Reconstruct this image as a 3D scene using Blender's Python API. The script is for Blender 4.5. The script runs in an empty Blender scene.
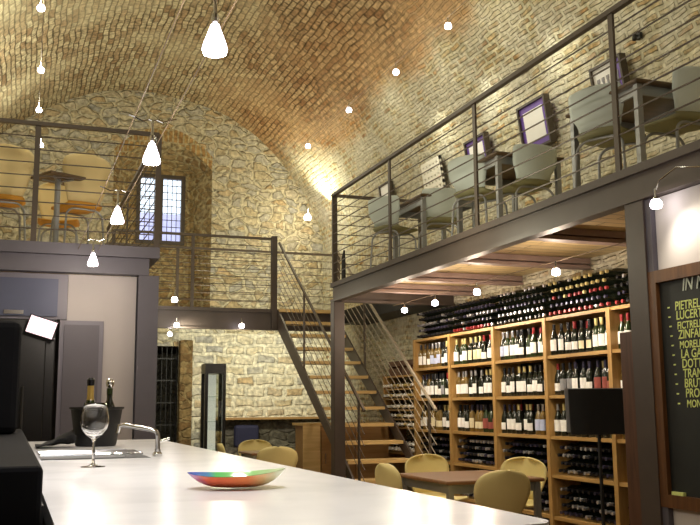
import bpy, bmesh, math, random
from mathutils import Vector, Matrix, Euler
random.seed(7)
PI = math.pi
scn = bpy.context.scene
COL = scn.collection

# ------------------------------------------------------------------ camera
YAW, PIT, ROL, FPX, ZC = .35296, .15585, -.007588, 913.17, 1.31
fw = Vector((math.sin(YAW)*math.cos(PIT), math.cos(YAW)*math.cos(PIT), math.sin(PIT)))
rt = Vector((math.cos(YAW), -math.sin(YAW), 0)); up = rt.cross(fw)
c_, s_ = math.cos(ROL), math.sin(ROL)
rt, up = rt*c_ + up*s_, up*c_ - rt*s_
cd = bpy.data.cameras.new('camera'); cam = bpy.data.objects.new('camera', cd); COL.objects.link(cam)
cam.matrix_world = Matrix(((rt.x, up.x, -fw.x, 0), (rt.y, up.y, -fw.y, 0), (rt.z, up.z, -fw.z, ZC), (0, 0, 0, 1)))
cd.sensor_width = 36; cd.lens = 36*FPX/700; cd.clip_start = .05; cd.clip_end = 200
scn.camera = cam
scn.view_settings.view_transform = 'Standard'
scn.view_settings.look = 'None'
scn.view_settings.exposure = 0.0

# ------------------------------------------------------------------ materials
def newmat(name):
    m = bpy.data.materials.new(name); m.use_nodes = True
    nt = m.node_tree; b = nt.nodes['Principled BSDF']
    return m, nt, b
def N(nt, t, **k):
    n = nt.nodes.new(t)
    for a, v in k.items():
        setattr(n, a, v)
    return n
def ramp(nt, stops, interp='LINEAR'):
    r = N(nt, 'ShaderNodeValToRGB'); cr = r.color_ramp; cr.interpolation = interp
    while len(cr.elements) < len(stops): cr.elements.new(.5)
    for e, (p, c) in zip(cr.elements, stops):
        e.position = p; e.color = (*c, 1)
    return r
def mix(nt, fac, a, b, mode='MIX'):
    m = N(nt, 'ShaderNodeMix', data_type='RGBA', blend_type=mode)
    for sock, v in ((m.inputs['Factor'], fac), (m.inputs['A'], a), (m.inputs['B'], b)):
        if hasattr(v, 'is_output'): nt.links.new(v, sock)
        elif isinstance(v, (int, float)): sock.default_value = v
        else: sock.default_value = (*v, 1)
    return m.outputs['Result']
def plain(name, col, rough=.5, metal=0, var=.12, scale=8, bump=0, coat=0, spec=.5):
    """a plain surface with a little procedural mottling"""
    m, nt, b = newmat(name); L = nt.links.new
    tc = N(nt, 'ShaderNodeTexCoord'); no = N(nt, 'ShaderNodeTexNoise')
    no.inputs['Scale'].default_value = scale; no.inputs['Detail'].default_value = 4
    L(tc.outputs['Object'], no.inputs['Vector'])
    lo = tuple(max(0, c*(1-var)) for c in col); hi = tuple(min(1, c*(1+var)) for c in col)
    r = ramp(nt, [(.3, lo), (.7, hi)]); L(no.outputs['Fac'], r.inputs['Fac']); L(r.outputs['Color'], b.inputs['Base Color'])
    b.inputs['Roughness'].default_value = rough; b.inputs['Metallic'].default_value = metal
    b.inputs['Coat Weight'].default_value = coat; b.inputs['Specular IOR Level'].default_value = spec
    if bump:
        bp = N(nt, 'ShaderNodeBump'); bp.inputs['Strength'].default_value = bump; bp.inputs['Distance'].default_value = .01
        L(no.outputs['Fac'], bp.inputs['Height']); L(bp.outputs['Normal'], b.inputs['Normal'])
    return m
def wood(name, a, c, axis='X', scale=3, rough=.45):
    m, nt, b = newmat(name); L = nt.links.new
    tc = N(nt, 'ShaderNodeTexCoord'); mp = N(nt, 'ShaderNodeMapping')
    s = {'X': (.6, 6, 6), 'Y': (6, .6, 6), 'Z': (6, 6, .6)}[axis]
    mp.inputs['Scale'].default_value = tuple(v*scale for v in s)
    L(tc.outputs['Object'], mp.inputs['Vector'])
    no = N(nt, 'ShaderNodeTexNoise'); no.inputs['Scale'].default_value = 1.5; no.inputs['Detail'].default_value = 5; no.inputs['Distortion'].default_value = .6
    L(mp.outputs['Vector'], no.inputs['Vector'])
    r = ramp(nt, [(.3, a), (.7, c)]); L(no.outputs['Fac'], r.inputs['Fac']); L(r.outputs['Color'], b.inputs['Base Color'])
    b.inputs['Roughness'].default_value = rough
    return m
def emit(name, col, strength):
    m, nt, b = newmat(name)
    b.inputs['Base Color'].default_value = (*col, 1)
    b.inputs['Emission Color'].default_value = (*col, 1); b.inputs['Emission Strength'].default_value = strength
    return m
def glass(name, col=(1, 1, 1), rough=0.0, ior=1.45):
    m, nt, b = newmat(name)
    b.inputs['Base Color'].default_value = (*col, 1); b.inputs['Roughness'].default_value = rough
    b.inputs['Transmission Weight'].default_value = 1; b.inputs['IOR'].default_value = ior
    return m
def thin_glass(name, tint=(.9, .95, .95), refl=.12):
    m = bpy.data.materials.new(name); m.use_nodes = True; nt = m.node_tree; nt.nodes.clear(); L = nt.links.new
    o = N(nt, 'ShaderNodeOutputMaterial'); t = N(nt, 'ShaderNodeBsdfTransparent'); g = N(nt, 'ShaderNodeBsdfGlossy'); mx = N(nt, 'ShaderNodeMixShader')
    t.inputs['Color'].default_value = (*tint, 1); g.inputs['Roughness'].default_value = .02; mx.inputs['Fac'].default_value = refl
    L(t.outputs[0], mx.inputs[1]); L(g.outputs[0], mx.inputs[2]); L(mx.outputs[0], o.inputs['Surface'])
    return m
def brick(name, vec, bw, rh, mortar, stops, mcol, dist=.03, bump=.8, patch=None, msmooth=.3, redzone=None, blend=None):
    """laid bricks; vec: 'UV', or 'YZ' / 'XZ' for a wall in that plane"""
    m, nt, b = newmat(name); L = nt.links.new
    tc = N(nt, 'ShaderNodeTexCoord')
    if vec == 'UV': src = tc.outputs['UV']
    else:
        sp = N(nt, 'ShaderNodeSeparateXYZ'); cb = N(nt, 'ShaderNodeCombineXYZ'); L(tc.outputs['Object'], sp.inputs[0])
        L(sp.outputs[vec[0]], cb.inputs[0]); L(sp.outputs[vec[1]], cb.inputs[1]); src = cb.outputs[0]
    n1 = N(nt, 'ShaderNodeTexNoise'); n1.inputs['Scale'].default_value = 3.2; n1.inputs['Detail'].default_value = 3; L(src, n1.inputs['Vector'])
    sb = N(nt, 'ShaderNodeVectorMath', operation='SUBTRACT'); L(n1.outputs['Color'], sb.inputs[0]); sb.inputs[1].default_value = (.5, .5, .5)
    sc = N(nt, 'ShaderNodeVectorMath', operation='SCALE'); L(sb.outputs[0], sc.inputs[0]); sc.inputs['Scale'].default_value = dist*4
    ad = N(nt, 'ShaderNodeVectorMath', operation='ADD'); L(src, ad.inputs[0]); L(sc.outputs[0], ad.inputs[1])
    br = N(nt, 'ShaderNodeTexBrick'); L(ad.outputs[0], br.inputs['Vector'])
    br.inputs['Scale'].default_value = 1; br.inputs['Brick Width'].default_value = bw; br.inputs['Row Height'].default_value = rh
    br.inputs['Mortar Size'].default_value = mortar; br.inputs['Mortar Smooth'].default_value = msmooth; br.inputs['Bias'].default_value = 0
    br.inputs['Color1'].default_value = (0, 0, 0, 1); br.inputs['Color2'].default_value = (1, 1, 1, 1); br.inputs['Mortar'].default_value = (.5, .5, .5, 1)
    r = ramp(nt, stops); L(br.outputs['Color'], r.inputs['Fac']); rcol = r.outputs['Color']
    if blend:
        v0, v1, stops_b, mcol_b, mort_b = blend
        s0 = N(nt, 'ShaderNodeSeparateXYZ'); L(ad.outputs[0], s0.inputs[0])
        nb = N(nt, 'ShaderNodeTexNoise'); nb.inputs['Scale'].default_value = 1.3; nb.inputs['Detail'].default_value = 4; L(src, nb.inputs['Vector'])
        qb = N(nt, 'ShaderNodeMath', operation='MULTIPLY_ADD'); L(nb.outputs['Fac'], qb.inputs[0]); qb.inputs[1].default_value = 1.6; L(s0.outputs[1], qb.inputs[2])
        mb_ = N(nt, 'ShaderNodeMapRange'); mb_.inputs['From Min'].default_value = v0+.8; mb_.inputs['From Max'].default_value = v1+.8; L(qb.outputs[0], mb_.inputs['Value'])
        mm = N(nt, 'ShaderNodeMapRange'); L(mb_.outputs[0], mm.inputs['Value']); mm.inputs['To Min'].default_value = mort_b; mm.inputs['To Max'].default_value = mortar
        L(mm.outputs[0], br.inputs['Mortar Size'])
        rb_ = ramp(nt, stops_b); L(br.outputs['Color'], rb_.inputs['Fac'])
        rcol = mix(nt, mb_.outputs[0], rb_.outputs['Color'], rcol); mcol = mix(nt, mb_.outputs[0], mcol_b, mcol)
    n2 = N(nt, 'ShaderNodeTexNoise'); n2.inputs['Scale'].default_value = 14; n2.inputs['Detail'].default_value = 6; L(src, n2.inputs['Vector'])
    n3 = N(nt, 'ShaderNodeTexNoise'); n3.inputs['Scale'].default_value = .8; n3.inputs['Detail'].default_value = 4; L(src, n3.inputs['Vector'])
    col = mix(nt, br.outputs['Fac'], rcol, mcol)
    rs = ramp(nt, [(.3, (.42, .42, .40)), (.72, (1.32, 1.30, 1.24))]); L(n2.outputs['Fac'], rs.inputs['Fac'])
    col = mix(nt, 1, col, rs.outputs['Color'], 'MULTIPLY')
    if patch:
        if blend:
            n5 = N(nt, 'ShaderNodeTexNoise'); n5.inputs['Scale'].default_value = 2.6; n5.inputs['Detail'].default_value = 5; L(src, n5.inputs['Vector'])
            r5 = ramp(nt, [(.40, (0, 0, 0)), (.54, (.88, .88, .88))]); L(n5.outputs['Fac'], r5.inputs['Fac'])
            iv = N(nt, 'ShaderNodeMath', operation='SUBTRACT'); iv.inputs[0].default_value = 1; L(mb_.outputs[0], iv.inputs[1])
            f5 = N(nt, 'ShaderNodeMath', operation='MULTIPLY'); L(r5.outputs['Color'], f5.inputs[0]); L(iv.outputs[0], f5.inputs[1])
            rsb = ramp(nt, [(.3, (.48, .45, .33)), (.7, (.80, .78, .66))]); L(n2.outputs['Fac'], rsb.inputs['Fac'])
            col = mix(nt, f5.outputs[0], col, rsb.outputs['Color'])
        rp = ramp(nt, [(.46, (0, 0, 0)), (.62, (1, 1, 1))]); L(n3.outputs['Fac'], rp.inputs['Fac'])
        fac = N(nt, 'ShaderNodeMath', operation='MULTIPLY'); L(rp.outputs['Color'], fac.inputs[0]); fac.inputs[1].default_value = patch[1]
        col = mix(nt, fac.outputs[0], col, patch[0])
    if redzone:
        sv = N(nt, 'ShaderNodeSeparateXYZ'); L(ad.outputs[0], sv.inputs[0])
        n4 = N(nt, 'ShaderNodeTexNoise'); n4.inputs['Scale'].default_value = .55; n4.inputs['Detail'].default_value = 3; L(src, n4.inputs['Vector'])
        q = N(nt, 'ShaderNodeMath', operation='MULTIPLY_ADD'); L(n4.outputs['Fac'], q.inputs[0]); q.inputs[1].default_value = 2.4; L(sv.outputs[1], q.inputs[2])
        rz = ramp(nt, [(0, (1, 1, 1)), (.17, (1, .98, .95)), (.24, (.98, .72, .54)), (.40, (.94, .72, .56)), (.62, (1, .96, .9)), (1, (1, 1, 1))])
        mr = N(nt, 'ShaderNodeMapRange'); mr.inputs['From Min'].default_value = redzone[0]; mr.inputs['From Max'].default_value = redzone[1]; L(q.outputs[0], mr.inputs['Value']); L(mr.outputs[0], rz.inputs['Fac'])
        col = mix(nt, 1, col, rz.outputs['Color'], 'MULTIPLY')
    L(col, b.inputs['Base Color'])
    b.inputs['Roughness'].default_value = .9; b.inputs['Specular IOR Level'].default_value = .2
    h = N(nt, 'ShaderNodeMath', operation='MULTIPLY_ADD'); L(br.outputs['Fac'], h.inputs[0]); h.inputs[1].default_value = -1.0
    L(n2.outputs['Fac'], h.inputs[2])
    bp = N(nt, 'ShaderNodeBump'); bp.inputs['Strength'].default_value = bump; bp.inputs['Distance'].default_value = .03
    L(h.outputs[0], bp.inputs['Height']); L(bp.outputs['Normal'], b.inputs['Normal'])
    return m
def rubble(name, scale, stops, mcol, edge=.06, bump=.8, dist=.25):
    """irregular rubble stone set in wide lime mortar"""
    m, nt, b = newmat(name); L = nt.links.new
    tc = N(nt, 'ShaderNodeTexCoord')
    n1 = N(nt, 'ShaderNodeTexNoise'); n1.inputs['Scale'].default_value = 2.2; n1.inputs['Detail'].default_value = 4; L(tc.outputs['Object'], n1.inputs['Vector'])
    sb = N(nt, 'ShaderNodeVectorMath', operation='SUBTRACT'); L(n1.outputs['Color'], sb.inputs[0]); sb.inputs[1].default_value = (.5, .5, .5)
    sc = N(nt, 'ShaderNodeVectorMath', operation='SCALE'); L(sb.outputs[0], sc.inputs[0]); sc.inputs['Scale'].default_value = dist
    ad = N(nt, 'ShaderNodeVectorMath', operation='ADD'); L(tc.outputs['Object'], ad.inputs[0]); L(sc.outputs[0], ad.inputs[1])
    mp = N(nt, 'ShaderNodeMapping'); mp.inputs['Scale'].default_value = (scale, scale, scale*1.9); L(ad.outputs[0], mp.inputs['Vector'])
    v1 = N(nt, 'ShaderNodeTexVoronoi', feature='F1'); v2 = N(nt, 'ShaderNodeTexVoronoi', feature='DISTANCE_TO_EDGE')
    for v in (v1, v2):
        v.inputs['Scale'].default_value = 1; v.inputs['Randomness'].default_value = .85; L(mp.outputs['Vector'], v.inputs['Vector'])
    sx = N(nt, 'ShaderNodeSeparateXYZ'); L(v1.outputs['Color'], sx.inputs[0])
    r = ramp(nt, stops); L(sx.outputs[0], r.inputs['Fac'])
    n2 = N(nt, 'ShaderNodeTexNoise'); n2.inputs['Scale'].default_value = 13; n2.inputs['Detail'].default_value = 7; L(tc.outputs['Object'], n2.inputs['Vector'])
    e0 = N(nt, 'ShaderNodeMath', operation='MULTIPLY_ADD'); L(n2.outputs['Fac'], e0.inputs[0]); e0.inputs[1].default_value = -.30
    e9 = N(nt, 'ShaderNodeMath', operation='ADD'); L(v2.outputs['Distance'], e9.inputs[0]); e9.inputs[1].default_value = .10; L(e9.outputs[0], e0.inputs[2])
    re = ramp(nt, [(max(0, edge-.05), (0, 0, 0)), (edge+.03, (1, 1, 1))]); L(e0.outputs[0], re.inputs['Fac'])
    col = mix(nt, re.outputs['Color'], mcol, r.outputs['Color'])
    rs = ramp(nt, [(.28, (.5, .48, .45)), (.7, (1.25, 1.22, 1.15))]); L(n2.outputs['Fac'], rs.inputs['Fac'])
    col = mix(nt, 1, col, rs.outputs['Color'], 'MULTIPLY'); L(col, b.inputs['Base Color'])
    b.inputs['Roughness'].default_value = .92; b.inputs['Specular IOR Level'].default_value = .2
    h = N(nt, 'ShaderNodeMath', operation='ADD'); L(re.outputs['Color'], h.inputs[0]); L(n2.outputs['Fac'], h.inputs[1])
    bp = N(nt, 'ShaderNodeBump'); bp.inputs['Strength'].default_value = bump; bp.inputs['Distance'].default_value = .04
    L(h.outputs[0], bp.inputs['Height']); L(bp.outputs['Normal'], b.inputs['Normal'])
    return m
def planks(name, a, c, axis, width, rough=.5):
    """boards running along axis ('X' or 'Y')"""
    m, nt, b = newmat(name); L = nt.links.new
    tc = N(nt, 'ShaderNodeTexCoord'); sp = N(nt, 'ShaderNodeSeparateXYZ'); cb = N(nt, 'ShaderNodeCombineXYZ'); L(tc.outputs['Object'], sp.inputs[0])
    L(sp.outputs[axis], cb.inputs[0]); L(sp.outputs['Y' if axis == 'X' else 'X'], cb.inputs[1])
    br = N(nt, 'ShaderNodeTexBrick'); L(cb.outputs[0], br.inputs['Vector']); br.inputs['Scale'].default_value = 1
    br.inputs['Brick Width'].default_value = 2.2; br.inputs['Row Height'].default_value = width; br.inputs['Mortar Size'].default_value = .006
    br.inputs['Color1'].default_value = (*a, 1); br.inputs['Color2'].default_value = (*c, 1); br.inputs['Mortar'].default_value = (a[0]*.3, a[1]*.3, a[2]*.3, 1)
    L(br.outputs['Color'], b.inputs['Base Color']); b.inputs['Roughness'].default_value = rough
    return m

M = {}
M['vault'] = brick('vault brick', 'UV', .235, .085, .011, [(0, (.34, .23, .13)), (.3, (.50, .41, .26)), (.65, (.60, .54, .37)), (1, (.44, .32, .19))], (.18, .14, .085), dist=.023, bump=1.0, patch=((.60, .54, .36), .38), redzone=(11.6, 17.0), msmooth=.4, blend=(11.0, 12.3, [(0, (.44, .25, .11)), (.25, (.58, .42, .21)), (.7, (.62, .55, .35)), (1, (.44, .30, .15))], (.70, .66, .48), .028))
M['rubble'] = rubble('rubble stone', 3.9, [(0, (.44, .36, .22)), (.25, (.60, .55, .40)), (.5, (.52, .50, .42)), (.72, (.40, .40, .37)), (.8, (.58, .52, .38)), (1, (.54, .42, .25))], (.58, .54, .40), edge=.06, bump=1.0, dist=.32)
M['rubble2'] = brick('pale coursed stone blocks', 'XZ', .37, .185, .045, [(0, (.58, .50, .34)), (.2, (.70, .66, .52)), (.4, (.42, .42, .40)), (.5, (.66, .60, .45)), (.75, (.74, .70, .57)), (.9, (.52, .40, .24)), (1, (.46, .44, .38))], (.76, .73, .60), dist=.045, bump=.9, patch=((.72, .68, .54), .3), msmooth=.5)
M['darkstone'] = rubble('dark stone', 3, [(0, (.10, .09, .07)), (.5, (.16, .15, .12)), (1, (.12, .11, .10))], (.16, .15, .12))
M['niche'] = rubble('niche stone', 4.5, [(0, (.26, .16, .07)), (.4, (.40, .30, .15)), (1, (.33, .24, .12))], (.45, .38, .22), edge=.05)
M['brickarch'] = brick('arch brick', 'XZ', .09, .24, .018, [(0, (.36, .20, .08)), (.5, (.46, .31, .13)), (1, (.40, .24, .10))], (.50, .42, .25))
M['steel'] = plain('painted steel', (.070, .052, .043), .45, 0, .10, 5)
M['steelgrey'] = plain('grey violet steel', (.105, .098, .12), .5, 0, .08, 4)
M['rail'] = plain('railing steel', (.085, .065, .05), .45, .2, .08)
M['cable'] = plain('steel cable', (.42, .36, .28), .5, .3, .05)  # paler metal, with the light on the right stair rail painted in
M['thread'] = plain('thin lamp cable', (.22, .16, .10), .7, 0, .05)
M['chrome'] = plain('chrome', (.78, .78, .78), .12, 1, .03)
M['tube'] = plain('grey chair tube', (.30, .31, .32), .35, .5, .05)
M['deck'] = planks('timber deck', (.62, .47, .23), (.70, .55, .30), 'X', .14)
M['pinkbeam'] = plain('primer red brown joist', (.36, .26, .23), .5, 0, .08)
M['shelf'] = wood('pine shelf', (.34, .19, .055), (.50, .31, .11), 'Y')
M['post'] = wood('pine post', (.34, .19, .055), (.50, .31, .11), 'Z')
M['tread'] = wood('beech tread', (.56, .38, .15), (.70, .50, .23), 'X')
M['frame'] = wood('mahogany frame', (.085, .032, .008), (.16, .066, .018), 'Z')
M['darkwood'] = wood('dark plank', (.07, .028, .015), (.12, .05, .028), 'Z')
M['tabletop'] = wood('walnut tabletop', (.20, .09, .035), (.32, .16, .07), 'X', rough=.35)
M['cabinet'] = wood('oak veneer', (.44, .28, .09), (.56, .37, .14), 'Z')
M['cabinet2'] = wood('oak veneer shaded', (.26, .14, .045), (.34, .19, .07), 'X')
M['yellow'] = plain('yellow plywood', (.88, .74, .33), .42, 0, .05, 3, spec=.35)
M['tan'] = plain('tan plywood', (.74, .60, .30), .45, 0, .06, 3, spec=.3)
M['grey'] = plain('pale grey green shell', (.56, .63, .60), .5, 0, .06, 3, spec=.3)
M['orange'] = plain('orange seat pad', (.60, .28, .02), .6, 0, .06, 3)
M['olive'] = plain('olive seat', (.22, .21, .10), .55, 0, .06, 3)
M['black'] = plain('black lacquer', (.010, .010, .011), .25, 0, .1)
M['blackmat'] = plain('black matt', (.012, .012, .013), .6, 0, .1)
M['darkunit'] = plain('dull black unit', (.005, .005, .006), .85, 0, .1, spec=.1)
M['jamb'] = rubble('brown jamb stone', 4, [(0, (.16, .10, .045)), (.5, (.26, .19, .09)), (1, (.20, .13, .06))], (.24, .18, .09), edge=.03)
M['navy'] = plain('navy cloth', (.012, .013, .045), .8, 0, .1)
M['cloth'] = plain('black cloth', (.018, .018, .02), .9, 0, .2, 30, .4)
M['plaster'] = plain('plaster', (.47, .43, .42), .85, 0, .04, 2, .05)
M['white'] = plain('white wall paint', (.66, .63, .61), .8, 0, .03, 2)
M['bluegrey'] = plain('blue grey laminate', (.085, .095, .16), .5, 0, .05, 2)
M['doorgrey'] = plain('mauve grey door', (.115, .105, .125), .5, 0, .05, 2)
M['panelframe'] = plain('pale mauve trim', (.19, .175, .21), .5, 0, .05, 2)
M['floor'] = brick('terracotta floor', 'XY' if False else 'YX', .3, .3, .008, [(0, (.22, .13, .07)), (1, (.30, .18, .10))], (.2, .17, .13), dist=.002, bump=.2)
M['slate'] = plain('blackboard slate', (.011, .014, .013), .6, 0, .25, 5)
M['chalky'] = plain('yellow green chalk', (.78, .90, .30), .9, 0, .15, 60)
M['chalkw'] = plain('white chalk', (.72, .80, .72), .9, 0, .15, 60)
M['mat'] = plain('picture mat', (.95, .95, .94), .7, 0, .02)
M['violet'] = plain('violet mount', (.16, .08, .42), .5, 0, .05)
M['framedark'] = plain('dark box frame', (.06, .045, .03), .5, 0, .1)
M['lattice'] = plain('white lattice', (.86, .83, .72), .6, 0, .04)
M['paper'] = plain('white paper', (.85, .85, .83), .7, 0, .03)
M['foil_gold'] = plain('gold foil', (.72, .50, .14), .3, .6, .1)
M['bottle'] = plain('dark bottle glass', (.010, .013, .008), .08, 0, .1, coat=.3)
M['bottle_g'] = plain('green bottle glass', (.022, .036, .012), .1, 0, .1, coat=.3)
M['bottle_a'] = plain('amber bottle glass', (.16, .10, .025), .12, 0, .1, coat=.3)
M['cap_red'] = plain('red foil', (.34, .03, .035), .3, .3, .1)
M['cap_black'] = plain('black foil', (.02, .02, .025), .25, .2, .1)
M['cap_silver'] = plain('silver foil', (.62, .62, .66), .25, .7, .1)
M['cap_gold'] = plain('straw foil', (.70, .58, .25), .3, .4, .1)
M['cap_blue'] = plain('dark blue foil', (.06, .055, .10), .2, .4, .1)
M['lab_white'] = plain('white label', (.93, .92, .90), .7, 0, .05, 40)
M['lab_cream'] = plain('cream label', (.74, .66, .44), .7, 0, .06, 40)
M['lab_red'] = plain('dull red label', (.30, .07, .055), .7, 0, .06, 40)
M['lab_blue'] = plain('pale blue label', (.50, .56, .78), .7, 0, .06, 40)
M['lab_grey'] = plain('grey label', (.28, .28, .30), .7, 0, .06, 40)
M['glass'] = glass('clear glass')
M['pane'] = thin_glass('window pane', (.92, .95, .97), .06)
M['cabglass'] = thin_glass('display glass', (.8, .84, .8), .14)
M['lamp'] = emit('lit lamp glass', (1, .86, .90), 14)
M['lampsmall'] = emit('lit spot', (1, .90, .94), 18)
M['screen'] = emit('lit screen', (1, .78, .85), .95)
M['display'] = emit('vitrine reflection glow', (.95, .9, .82), .75)
M['ext'] = plain('distant facade', (.50, .46, .66), .9, 0, .3, 1.2)
M['darktop'] = wood('dark walnut tabletop', (.075, .045, .022), (.13, .08, .04), 'X', rough=.4)
M['ledge'] = wood('ledge board', (.28, .16, .06), (.38, .23, .09), 'X')
def marble():
    m, nt, b = newmat('white marble'); L = nt.links.new
    tc = N(nt, 'ShaderNodeTexCoord'); no = N(nt, 'ShaderNodeTexNoise'); no.inputs['Scale'].default_value = 2.5; no.inputs['Detail'].default_value = 8; no.inputs['Distortion'].default_value = 1.2
    L(tc.outputs['Object'], no.inputs['Vector'])
    r = ramp(nt, [(.35, (.80, .80, .82)), (.6, (.90, .90, .91))]); L(no.outputs['Fac'], r.inputs['Fac']); L(r.outputs['Color'], b.inputs['Base Color'])
    b.inputs['Roughness'].default_value = .21; b.inputs['Specular IOR Level'].default_value = .42
    bp = N(nt, 'ShaderNodeBump'); bp.inputs['Strength'].default_value = .03; bp.inputs['Distance'].default_value = .01
    n2 = N(nt, 'ShaderNodeTexNoise'); n2.inputs['Scale'].default_value = 7; L(tc.outputs['Object'], n2.inputs['Vector']); L(n2.outputs['Fac'], bp.inputs['Height'])
    L(bp.outputs['Normal'], b.inputs['Normal'])
    return m
M['marble'] = marble()
def dishmat(name, stops):
    m, nt, b = newmat(name); L = nt.links.new
    tc = N(nt, 'ShaderNodeTexCoord'); sp = N(nt, 'ShaderNodeSeparateXYZ'); L(tc.outputs['Object'], sp.inputs[0])
    no = N(nt, 'ShaderNodeTexNoise'); no.inputs['Scale'].default_value = 18; no.inputs['Detail'].default_value = 4; L(tc.outputs['Object'], no.inputs['Vector'])
    a = N(nt, 'ShaderNodeMath', operation='MULTIPLY_ADD'); L(sp.outputs[0], a.inputs[0]); a.inputs[1].default_value = 3.4; a.inputs[2].default_value = .38
    b2 = N(nt, 'ShaderNodeMath', operation='MULTIPLY_ADD'); L(no.outputs['Fac'], b2.inputs[0]); b2.inputs[1].default_value = .24; L(a.outputs[0], b2.inputs[2])
    r = ramp(nt, stops); L(b2.outputs[0], r.inputs['Fac']); L(r.outputs['Color'], b.inputs['Base Color'])
    b.inputs['Roughness'].default_value = .12; b.inputs['Coat Weight'].default_value = .4
    return m
M['dish_out'] = dishmat('painted dish outside', [(.04, (.10, .08, .55)), (.14, (.42, .10, .30)), (.25, (.80, .16, .08)), (.62, (.86, .27, .10)), (.78, (.80, .50, .22)), (.9, (.76, .82, .50))])
M['dish_in'] = dishmat('painted dish inside', [(.05, (.08, .10, .60)), (.22, (.10, .25, .50)), (.32, (.12, .50, .14)), (.66, (.30, .58, .20)), (.85, (.70, .80, .50))])

# ------------------------------------------------------------------ mesh building
class MB:
    def __init__(s): s.bm = bmesh.new()
    def box(s, x0, x1, y0, y1, z0, z1, rot=None, piv=None):
        v = [s.bm.verts.new((x, y, z)) for x in (x0, x1) for y in (y0, y1) for z in (z0, z1)]
        for f in ((0, 1, 3, 2), (4, 6, 7, 5), (0, 4, 5, 1), (2, 3, 7, 6), (0, 2, 6, 4), (1, 5, 7, 3)):
            s.bm.faces.new([v[i] for i in f])
        if rot is not None:
            p = Vector(piv or ((x0+x1)/2, (y0+y1)/2, (z0+z1)/2)); R = Euler(rot).to_matrix()
            for a in v: a.co = p + R @ (a.co - p)
        return s
    def bar(s, a, b, w, h, upv=(0, 0, 1)):
        a, b = Vector(a), Vector(b); d = (b-a).normalized(); u = Vector(upv)
        x = d.cross(u)
        if x.length < 1e-4: x = d.cross(Vector((0, 1, 0)))
        x.normalize(); u = x.cross(d).normalized()
        c = [(-w/2, -h/2), (w/2, -h/2), (w/2, h/2), (-w/2, h/2)]
        A = [s.bm.verts.new(a + x*p + u*q) for p, q in c]; B = [s.bm.verts.new(b + x*p + u*q) for p, q in c]
        for i in range(4): s.bm.faces.new((A[i], A[(i+1) % 4], B[(i+1) % 4], B[i]))
        s.bm.faces.new(A[::-1]); s.bm.faces.new(B); return s
    def tube(s, pts, r, n=8, caps=True):
        pts = [Vector(p) for p in pts]; rs = r if isinstance(r, (list, tuple)) else [r]*len(pts)
        rings = []; prev = None
        for i, p in enumerate(pts):
            d = (pts[min(i+1, len(pts)-1)] - pts[max(i-1, 0)]).normalized()
            if prev is None:
                x = d.cross(Vector((0, 0, 1)))
                if x.length < 1e-3: x = Vector((1, 0, 0))
            else: x = prev - d*prev.dot(d)
            x.normalize(); prev = x; y = d.cross(x)
            rings.append([s.bm.verts.new(p + (x*math.cos(2*PI*k/n) + y*math.sin(2*PI*k/n))*rs[i]) for k in range(n)])
        for A, B in zip(rings, rings[1:]):
            for k in range(n): s.bm.faces.new((A[k], A[(k+1) % n], B[(k+1) % n], B[k]))
        if caps: s.bm.faces.new(rings[0][::-1]); s.bm.faces.new(rings[-1])
        return s
    def lathe(s, prof, n=16, c=(0, 0, 0), axis='Z', mi=None):
        rings = []; c = Vector(c)
        def P(r, h, k):
            a = 2*PI*k/n; u, v = r*math.cos(a), r*math.sin(a)
            return c + (Vector((u, v, h)) if axis == 'Z' else Vector((-h, u, v)) if axis == '-X' else Vector((u, -h, v)))
        for r, h in prof:
            rings.append([s.bm.verts.new(P(0, h, 0))] if r < 1e-6 else [s.bm.verts.new(P(r, h, k)) for k in range(n)])
        for i, (A, B) in enumerate(zip(rings, rings[1:])):
            for k in range(n):
                k2 = (k+1) % n
                if len(A) == 1 and len(B) == 1: break
                f = (A[0], B[k2], B[k]) if len(A) == 1 else (A[k], A[k2], B[0]) if len(B) == 1 else (A[k], A[k2], B[k2], B[k])
                fc = s.bm.faces.new(f)
                if mi: fc.material_index = mi[i]
        return s
    def prism(s, poly, ext):
        e = Vector(ext); A = [s.bm.verts.new(p) for p in poly]; B = [s.bm.verts.new(Vector(p)+e) for p in poly]
        n = len(A)
        for i in range(n): s.bm.faces.new((A[i], A[(i+1) % n], B[(i+1) % n], B[i]))
        s.bm.faces.new(A[::-1]); s.bm.faces.new(B); return s
    def face(s, pts, mi=0):
        f = s.bm.faces.new([s.bm.verts.new(p) for p in pts]); f.material_index = mi; return f
    def grid(s, P, uv=None, mi=None):
        V = [[s.bm.verts.new(p) for p in row] for row in P]
        lay = s.bm.loops.layers.uv.verify() if uv else None
        for i in range(len(V)-1):
            for j in range(len(V[0])-1):
                idx = ((i, j), (i+1, j), (i+1, j+1), (i, j+1))
                f = s.bm.faces.new([V[a][b] for a, b in idx])
                if mi: f.material_index = mi(i, j)
                if lay:
                    for lp, (a, b) in zip(f.loops, idx): lp[lay].uv = uv[a][b]
        return s
    def mesh(s, name, mats, smooth=False, fix=True, weld=0):
        if weld: bmesh.ops.remove_doubles(s.bm, verts=s.bm.verts, dist=weld)
        if fix: bmesh.ops.recalc_face_normals(s.bm, faces=s.bm.faces)
        me = bpy.data.meshes.new(name); s.bm.to_mesh(me); s.bm.free()
        for m in (mats if isinstance(mats, (list, tuple)) else [mats]): me.materials.append(m)
        if smooth:
            me.polygons.foreach_set('use_smooth', [True]*len(me.polygons))
            if smooth != 'all' and hasattr(me, 'set_sharp_from_angle'): me.set_sharp_from_angle(angle=math.radians(40))
        return me
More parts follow.
